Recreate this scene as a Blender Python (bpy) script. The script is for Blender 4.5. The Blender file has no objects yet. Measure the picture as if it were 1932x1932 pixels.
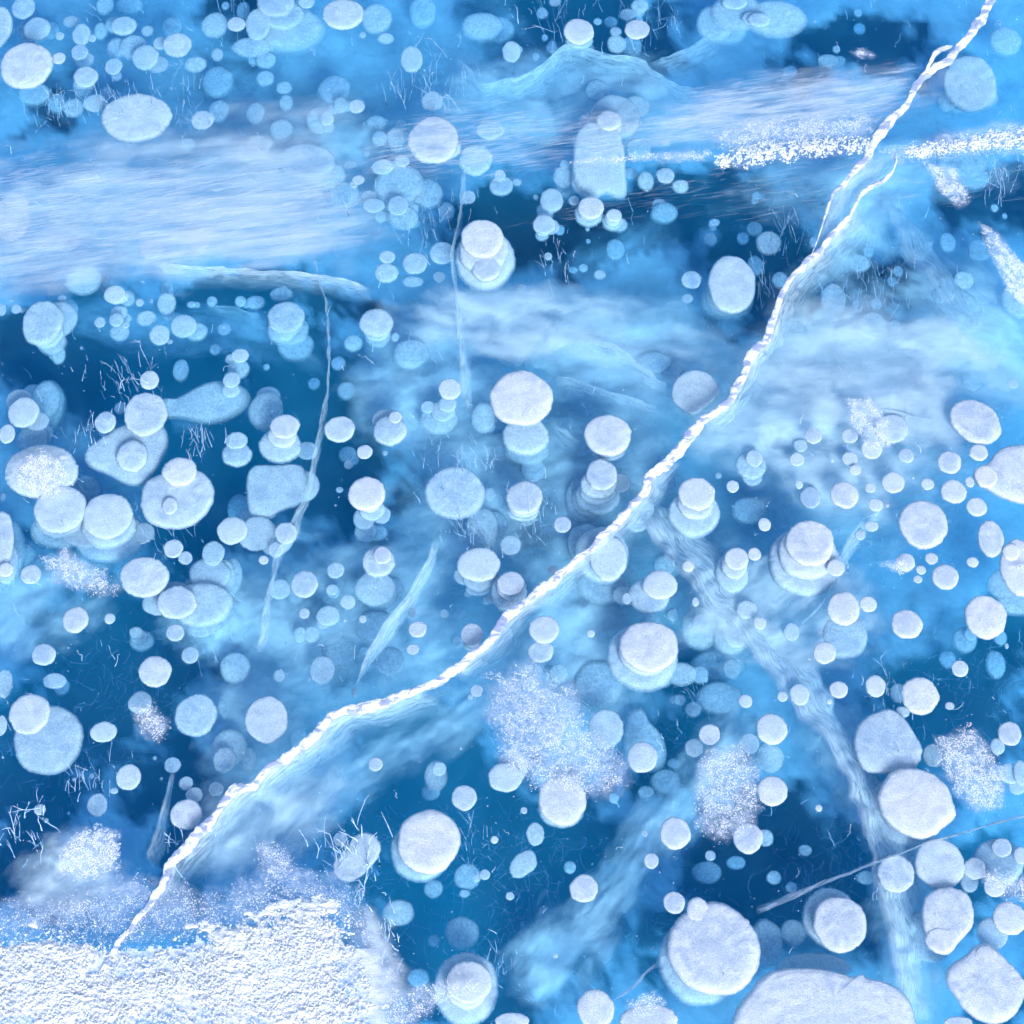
import bpy, math, random
import numpy as np
from mathutils import Vector

# ------------------------------------------------------------------ camera, sky, sun, exposure
SC = bpy.context.scene
PITCH, FOV, WIDTH = math.radians(67.0), math.radians(27.0), 2.0
TAN = math.tan(FOV / 2)
DIST = WIDTH / 2 / TAN
CAM = np.array([0.0, -DIST * math.cos(PITCH), DIST * math.sin(PITCH)])
cam_d = bpy.data.cameras.new('camera')
cam = bpy.data.objects.new('camera', cam_d)
SC.collection.objects.link(cam)
cam.location = CAM
cam.rotation_euler = (math.pi / 2 - PITCH, 0, 0)
cam_d.sensor_fit = 'HORIZONTAL'
cam_d.angle = FOV
cam_d.clip_start, cam_d.clip_end = 0.05, 500
SC.camera = cam

SUN_EL, SUN_AZ = math.radians(31), math.radians(158)      # azimuth from +Y (away from the camera), towards +X
w = bpy.data.worlds.new('World'); SC.world = w; w.use_nodes = True
nt = w.node_tree; bg = nt.nodes['Background']
sky = nt.nodes.new('ShaderNodeTexSky'); sky.sky_type = 'NISHITA'; sky.sun_disc = False
sky.sun_elevation = SUN_EL; sky.sun_rotation = SUN_AZ
nt.links.new(sky.outputs[0], bg.inputs[0]); bg.inputs[1].default_value = 0.15
sun_d = bpy.data.lights.new('sun', 'SUN'); sun_d.energy = 2.7; sun_d.angle = math.radians(26.0); sun_d.color = (1.0, 0.98, 0.955)
sun = bpy.data.objects.new('sun', sun_d); SC.collection.objects.link(sun)
sd = Vector((math.sin(SUN_AZ) * math.cos(SUN_EL), math.cos(SUN_AZ) * math.cos(SUN_EL), math.sin(SUN_EL)))
sun.rotation_euler = sd.to_track_quat('Z', 'Y').to_euler()
SC.view_settings.view_transform = 'Standard'; SC.view_settings.look = 'None'
SC.view_settings.gamma = 1.0; SC.view_settings.use_curve_mapping = False
SC.view_settings.exposure = 0.71
cy = SC.cycles
cy.max_bounces = 4; cy.diffuse_bounces = 2; cy.glossy_bounces = 1; cy.transmission_bounces = 2
cy.volume_bounces = 0; cy.transparent_max_bounces = 24
cy.use_denoising = True; cy.use_adaptive_sampling = True; cy.adaptive_threshold = 0.05; cy.adaptive_min_samples = 16
try:
    cy.denoiser = 'OPENIMAGEDENOISE'
except Exception:
    pass
cy.caustics_reflective = False; cy.caustics_refractive = False
cy.sample_clamp_indirect = 4.0

# ------------------------------------------------------------------ helpers
COL = SC.collection
RNG = np.random.default_rng(7)
D0, DU = 0.004, 0.035                       # top of the shallowest bubble, metres of ice per depth step
FLOOR = -0.38
BASE_Z = -0.18
Fv = np.array([0.0, math.cos(PITCH), -math.sin(PITCH)]); Uv = np.array([0.0, math.sin(PITCH), math.cos(PITCH)])


def at(x, y, z=0.0):
    """point of the plane z that the photograph (1932 units wide) shows at x, y; also metres per unit and sine of the slope"""
    d = Fv + np.array([1.0, 0, 0]) * ((x / 1932 - .5) * 2 * TAN) + Uv * ((.5 - y / 1932) * 2 * TAN)
    t = (z - CAM[2]) / d[2]
    p = CAM + d * t
    return p, t * 2 * TAN / 1932, -d[2] / np.linalg.norm(d)


def at_many(x, y, z=0.0):
    x, y = np.asarray(x, float).ravel(), np.asarray(y, float).ravel()
    d = Fv[None] + np.array([[1.0, 0, 0]]) * ((x / 1932 - .5) * 2 * TAN)[:, None] + Uv[None] * ((.5 - y / 1932) * 2 * TAN)[:, None]
    return CAM[None] + d * ((z - CAM[2]) / d[:, 2])[:, None]


def zd(d):
    return -(D0 + DU * d)


_T = np.random.default_rng(99).random((256, 256))


def vnoise(x, y):
    xi, yi = np.floor(x).astype(int), np.floor(y).astype(int)
    fx, fy = x - xi, y - yi
    fx, fy = fx * fx * (3 - 2 * fx), fy * fy * (3 - 2 * fy)
    a, b = _T[yi & 255, xi & 255], _T[yi & 255, (xi + 1) & 255]
    c, d = _T[(yi + 1) & 255, xi & 255], _T[(yi + 1) & 255, (xi + 1) & 255]
    return (a + (b - a) * fx) * (1 - fy) + (c + (d - c) * fx) * fy


def fbm(x, y, o=4):
    s, a, n = 0.0, 1.0, 0.0
    for k in range(o):
        s = s + a * vnoise(x * 2 ** k + 17.3 * k, y * 2 ** k + 5.1 * k); n += a; a *= .55
    return s / n


def mesh(name, v, f, smooth=True):
    m = bpy.data.meshes.new(name)
    v = np.asarray(v, dtype=np.float32)
    if isinstance(f, np.ndarray):
        k = f.shape[1]
        m.vertices.add(len(v)); m.vertices.foreach_set('co', v.ravel())
        m.loops.add(f.size); m.loops.foreach_set('vertex_index', f.ravel().astype(np.int32))
        m.polygons.add(len(f)); m.polygons.foreach_set('loop_start', np.arange(0, f.size, k, dtype=np.int32))
        m.update(calc_edges=True)
    else:
        m.from_pydata(v.tolist(), [], f); m.update()
    m.polygons.foreach_set('use_smooth', np.full(len(m.polygons), smooth))
    return m


def obj(name, me, mat=None, parent=None, label=None, cat=None, group=None, kind=None, loc=None):
    o = bpy.data.objects.new(name, me); COL.objects.link(o)
    if mat is not None and me is not None and not me.materials:
        me.materials.append(mat)
    if parent is not None:
        o.parent = parent
    if loc is not None:
        o.location = loc
    for k, val in (('label', label), ('category', cat), ('group', group), ('kind', kind)):
        if val:
            o[k] = val
    return o


# ------------------------------------------------------------------ materials
def new_mat(name):
    m = bpy.data.materials.new(name); m.use_nodes = True
    t = m.node_tree; t.nodes.clear()
    out = t.nodes.new('ShaderNodeOutputMaterial')
    return m, t, out


def N(t, kind, **kw):
    n = t.nodes.new(kind)
    for k, v in kw.items():
        if k in n.inputs:
            n.inputs[k].default_value = v
        else:
            setattr(n, k, v)
    return n


def ramp(t, src, a, b, lo=0.0, hi=1.0):
    r = N(t, 'ShaderNodeMapRange', clamp=True)
    t.links.new(src, r.inputs['Value'])
    for k, v in (('From Min', a), ('From Max', b), ('To Min', lo), ('To Max', hi)):
        r.inputs[k].default_value = v
    return r.outputs['Result']


def mixc(t, fac, c1, c2):
    m = N(t, 'ShaderNodeMix', data_type='RGBA')
    t.links.new(fac, m.inputs[0])
    for i, c in ((6, c1), (7, c2)):
        if isinstance(c, tuple):
            m.inputs[i].default_value = (*c, 1)
        else:
            t.links.new(c, m.inputs[i])
    return m.outputs[2]


def frost_mat(name, base, patch, amount, bump, grain, glow=1.0, soft=False):
    """frosted wall of a gas bubble: white rime, thinner bluish patches, granular relief; deep ones thin out at the rim"""
    m, t, out = new_mat(name)
    L = t.links.new
    tc = N(t, 'ShaderNodeTexCoord'); oi = N(t, 'ShaderNodeObjectInfo')
    add = N(t, 'ShaderNodeVectorMath', operation='ADD'); L(tc.outputs['Object'], add.inputs[0])
    sc = N(t, 'ShaderNodeVectorMath', operation='SCALE'); sc.inputs[0].default_value = (7, 11, 5); L(oi.outputs['Random'], sc.inputs['Scale'])
    L(sc.outputs[0], add.inputs[1])
    n1 = N(t, 'ShaderNodeTexNoise', Scale=30.0, Detail=7.0, Roughness=0.66, Distortion=0.8); L(add.outputs[0], n1.inputs['Vector'])
    n2 = N(t, 'ShaderNodeTexNoise', Scale=grain, Detail=2.0, Roughness=0.7); L(add.outputs[0], n2.inputs['Vector'])
    n3 = N(t, 'ShaderNodeTexNoise', Scale=110.0, Detail=5.0, Roughness=0.75, Distortion=1.5); L(add.outputs[0], n3.inputs['Vector'])
    am = ramp(t, oi.outputs['Random'], 0, 1, .25 * amount, 1.2 * amount)
    f = N(t, 'ShaderNodeMath', operation='MULTIPLY', use_clamp=True); L(ramp(t, n1.outputs['Fac'], .40, .72), f.inputs[0]); L(am, f.inputs[1])
    c = mixc(t, f.outputs[0], base, patch)
    f2 = N(t, 'ShaderNodeMath', operation='MULTIPLY', use_clamp=True); L(ramp(t, n3.outputs['Fac'], .56, .70), f2.inputs[0]); L(am, f2.inputs[1])
    c = mixc(t, f2.outputs[0], c, tuple(v * .8 for v in patch))
    ra = N(t, 'ShaderNodeAttribute', attribute_name='rad')
    rim = ramp(t, ra.outputs['Fac'], .62, .97)
    hol = N(t, 'ShaderNodeMath', operation='MULTIPLY', use_clamp=True); L(ramp(t, n1.outputs['Fac'], .34, .60, .1, .75), hol.inputs[0]); L(ramp(t, oi.outputs['Random'], .25, .95, 0, 1), hol.inputs[1])
    ho2 = N(t, 'ShaderNodeMath', operation='MULTIPLY', use_clamp=True); L(hol.outputs[0], ho2.inputs[0]); L(ramp(t, ra.outputs['Fac'], .55, .95, 1, 0), ho2.inputs[1])
    c = mixc(t, ho2.outputs[0], c, patch)
    c = mixc(t, ramp(t, ra.outputs['Fac'], .70, .97, 0, .45), c, tuple(min(.96, v * 1.12) for v in base))
    g = ramp(t, n2.outputs['Fac'], .32, .72, .72 * glow, 1.12 * glow)
    mul = N(t, 'ShaderNodeVectorMath', operation='SCALE'); L(c, mul.inputs[0]); L(g, mul.inputs['Scale'])
    b = N(t, 'ShaderNodeBsdfPrincipled', Roughness=0.5)
    b.inputs['Specular IOR Level'].default_value = 0.3
    L(mul.outputs[0], b.inputs['Base Color'])
    bp = N(t, 'ShaderNodeBump', Strength=bump, Distance=0.004); L(n2.outputs['Fac'], bp.inputs['Height']); L(bp.outputs[0], b.inputs['Normal'])
    if soft:
        at_ = N(t, 'ShaderNodeAttribute', attribute_name='dens')
        nz = ramp(t, n1.outputs['Fac'], .25, .7, 1.0, .8)
        mu = N(t, 'ShaderNodeMath', operation='MULTIPLY', use_clamp=True); L(nz, mu.inputs[0]); L(at_.outputs['Fac'], mu.inputs[1])
        tr = N(t, 'ShaderNodeBsdfTransparent'); mx = N(t, 'ShaderNodeMixShader')
        L(mu.outputs[0], mx.inputs[0]); L(tr.outputs[0], mx.inputs[1]); L(b.outputs[0], mx.inputs[2]); L(mx.outputs[0], out.inputs['Surface'])
    else:
        L(b.outputs[0], out.inputs['Surface'])
    return m


M_NEAR = frost_mat('frosted_bubble_near', (0.74, 0.765, 0.86), (0.50, 0.59, 0.78), 0.9, 0.45, 420.0, soft=True)
M_MID = frost_mat('frosted_bubble_mid', (0.78, 0.81, 0.90), (0.54, 0.65, 0.84), 0.9, 0.3, 320.0, soft=True)
M_DEEP = frost_mat('frosted_bubble_deep', (0.80, 0.84, 0.92), (0.60, 0.71, 0.88), 0.7, 0.15, 200.0, soft=True)


def snow_mat():
    m, t, out = new_mat('snow')
    L = t.links.new
    g = N(t, 'ShaderNodeNewGeometry')
    n = N(t, 'ShaderNodeTexNoise', Scale=420.0, Detail=3.0); L(g.outputs['Position'], n.inputs['Vector'])
    b = N(t, 'ShaderNodeBsdfPrincipled', Roughness=0.35)
    b.inputs['Base Color'].default_value = (0.77, 0.80, 0.87, 1); b.inputs['Specular IOR Level'].default_value = 0.5
    bp = N(t, 'ShaderNodeBump', Strength=0.6, Distance=0.003); L(n.outputs['Fac'], bp.inputs['Height']); L(bp.outputs[0], b.inputs['Normal'])
    L(b.outputs[0], out.inputs['Surface'])
    return m


M_SNOW = snow_mat()


def crack_mat():
    """packed snow in the crack, shade of its dips painted in as lavender patches"""
    m = snow_mat(); m.name = 'crack_snow'
    t = m.node_tree; L = t.links.new
    b = next(n for n in t.nodes if n.type == 'BSDF_PRINCIPLED')
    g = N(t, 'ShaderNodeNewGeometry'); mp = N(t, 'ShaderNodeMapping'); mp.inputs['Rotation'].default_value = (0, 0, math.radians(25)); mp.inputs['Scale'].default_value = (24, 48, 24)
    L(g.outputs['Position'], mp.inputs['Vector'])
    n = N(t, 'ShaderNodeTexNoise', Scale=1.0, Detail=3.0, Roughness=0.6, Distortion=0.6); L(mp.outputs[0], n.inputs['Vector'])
    c = mixc(t, ramp(t, n.outputs['Fac'], .49, .55), (0.87, 0.87, 0.90), (0.36, 0.43, 0.66))  # lavender tone paints the shaded dips into the snow colour
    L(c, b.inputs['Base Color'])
    return m


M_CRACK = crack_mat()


def hair_mat():
    m, t, out = new_mat('rime_hair')
    b = N(t, 'ShaderNodeBsdfPrincipled', Roughness=0.5)
    b.inputs['Base Color'].default_value = (0.62, 0.76, 0.95, 1)
    t.links.new(b.outputs[0], out.inputs['Surface'])
    return m


M_HAIR = hair_mat()


def volume_mat(name, absorb=None, a_den=0.0, scatter=(1, 1, 1), s_den=0.0):
    m, t, out = new_mat(name)
    parts = []
    if a_den:
        parts.append(N(t, 'ShaderNodeVolumeAbsorption', Color=(*absorb, 1), Density=a_den))
    if s_den:
        parts.append(N(t, 'ShaderNodeVolumeScatter', Color=(*scatter, 1), Density=s_den, Anisotropy=0.0))
    s = parts[0].outputs[0]
    if len(parts) == 2:
        a = N(t, 'ShaderNodeAddShader'); t.links.new(parts[0].outputs[0], a.inputs[0]); t.links.new(parts[1].outputs[0], a.inputs[1]); s = a.outputs[0]
    t.links.new(s, out.inputs['Volume'])
    return m


M_ICE = volume_mat('clear_blue_ice', (0.0, 0.70, 0.942), 4.3)


def veil_mat(name, scale, lo, hi, floor, tl_amt, col, world=None):
    """crystal-dusted sheet inside the ice: streaky, partly see-through"""
    m, t, out = new_mat(name)
    L = t.links.new
    mp = N(t, 'ShaderNodeMapping'); mp.inputs['Scale'].default_value = scale
    if world is None:
        uv = N(t, 'ShaderNodeUVMap'); L(uv.outputs[0], mp.inputs['Vector'])
    else:
        g = N(t, 'ShaderNodeNewGeometry'); L(g.outputs['Position'], mp.inputs['Vector'])
        mp.inputs['Rotation'].default_value = (0, 0, math.radians(world))
    n1 = N(t, 'ShaderNodeTexNoise', Scale=1.0, Detail=7.0, Roughness=0.66, Distortion=1.1); L(mp.outputs[0], n1.inputs['Vector'])
    at_ = N(t, 'ShaderNodeAttribute', attribute_name='dens')
    f = ramp(t, n1.outputs['Fac'], lo, hi, floor, 1.0)
    mu = N(t, 'ShaderNodeMath', operation='MULTIPLY', use_clamp=True); L(f, mu.inputs[0]); L(at_.outputs['Fac'], mu.inputs[1])
    tr = N(t, 'ShaderNodeBsdfTransparent')
    di = N(t, 'ShaderNodeBsdfDiffuse'); di.inputs['Color'].default_value = (*col, 1)
    tl = N(t, 'ShaderNodeBsdfTranslucent'); tl.inputs['Color'].default_value = (*col, 1)
    m1 = N(t, 'ShaderNodeMixShader'); m1.inputs[0].default_value = tl_amt; L(di.outputs[0], m1.inputs[1]); L(tl.outputs[0], m1.inputs[2])
    m2 = N(t, 'ShaderNodeMixShader'); L(mu.outputs[0], m2.inputs[0]); L(tr.outputs[0], m2.inputs[1]); L(m1.outputs[0], m2.inputs[2])
    L(m2.outputs[0], out.inputs['Surface'])
    return m


M_VEIL = veil_mat('fracture_rime', (24, 120, 1), .34, .60, .28, .3, (0.82, 0.87, 0.94))
M_MILK = veil_mat('milky_ice', (15, 20, 12), .24, .60, .66, .12, (0.88, 0.90, 0.95), 0)
M_BASE = veil_mat('deep_milky_ice', (12, 15, 10), .30, .56, .70, .1, (0.86, 0.89, 0.94), 20)
M_MILKS = veil_mat('streaky_milky_ice', (4, 55, 8), .05, .80, .62, .3, (0.86, 0.88, 0.93), -8)
M_POWDER = veil_mat('snow_powder', (26, 70, 8), .30, .56, .35, .1, (0.78, 0.82, 0.92), 0)
M_DUST = veil_mat('snow_dust', (60, 90, 8), .32, .64, .2, .1, (0.66, 0.77, 0.96), 0)


def deep_mat():
    m, t, out = new_mat('dark_lake_water')
    L = t.links.new
    g = N(t, 'ShaderNodeNewGeometry')
    n = N(t, 'ShaderNodeTexNoise', Scale=1.6, Detail=3.0); L(g.outputs['Position'], n.inputs['Vector'])
    c = mixc(t, ramp(t, n.outputs['Fac'], .35, .65), (0.012, 0.58, 0.44), (0.02, 0.88, 0.60))
    b = N(t, 'ShaderNodeBsdfDiffuse'); L(c, b.inputs['Color']); L(b.outputs[0], out.inputs['Surface'])
    return m


M_DEEPWATER = deep_mat()

# ------------------------------------------------------------------ the setting: lake water and the ice on it
def slab(name, hw, z0, z1, mat, **kw):
    v = [(sx * hw, sy * hw, z) for z in (z0, z1) for sx, sy in ((-1, -1), (1, -1), (1, 1), (-1, 1))]
    f = [(3, 2, 1, 0), (4, 5, 6, 7), (0, 1, 5, 4), (1, 2, 6, 5), (2, 3, 7, 6), (3, 0, 4, 7)]
    return obj(name, mesh(name, v, f, False), mat, **kw)


slab('lake_water', 40, FLOOR - 0.3, FLOOR, M_DEEPWATER, kind='structure', label='dark blue lake water under the ice', cat='water')
slab('lake_ice', 30, FLOOR + 0.004, 0.0, M_ICE, kind='structure', label='clear blue lake ice holding the bubbles', cat='ice')

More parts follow.
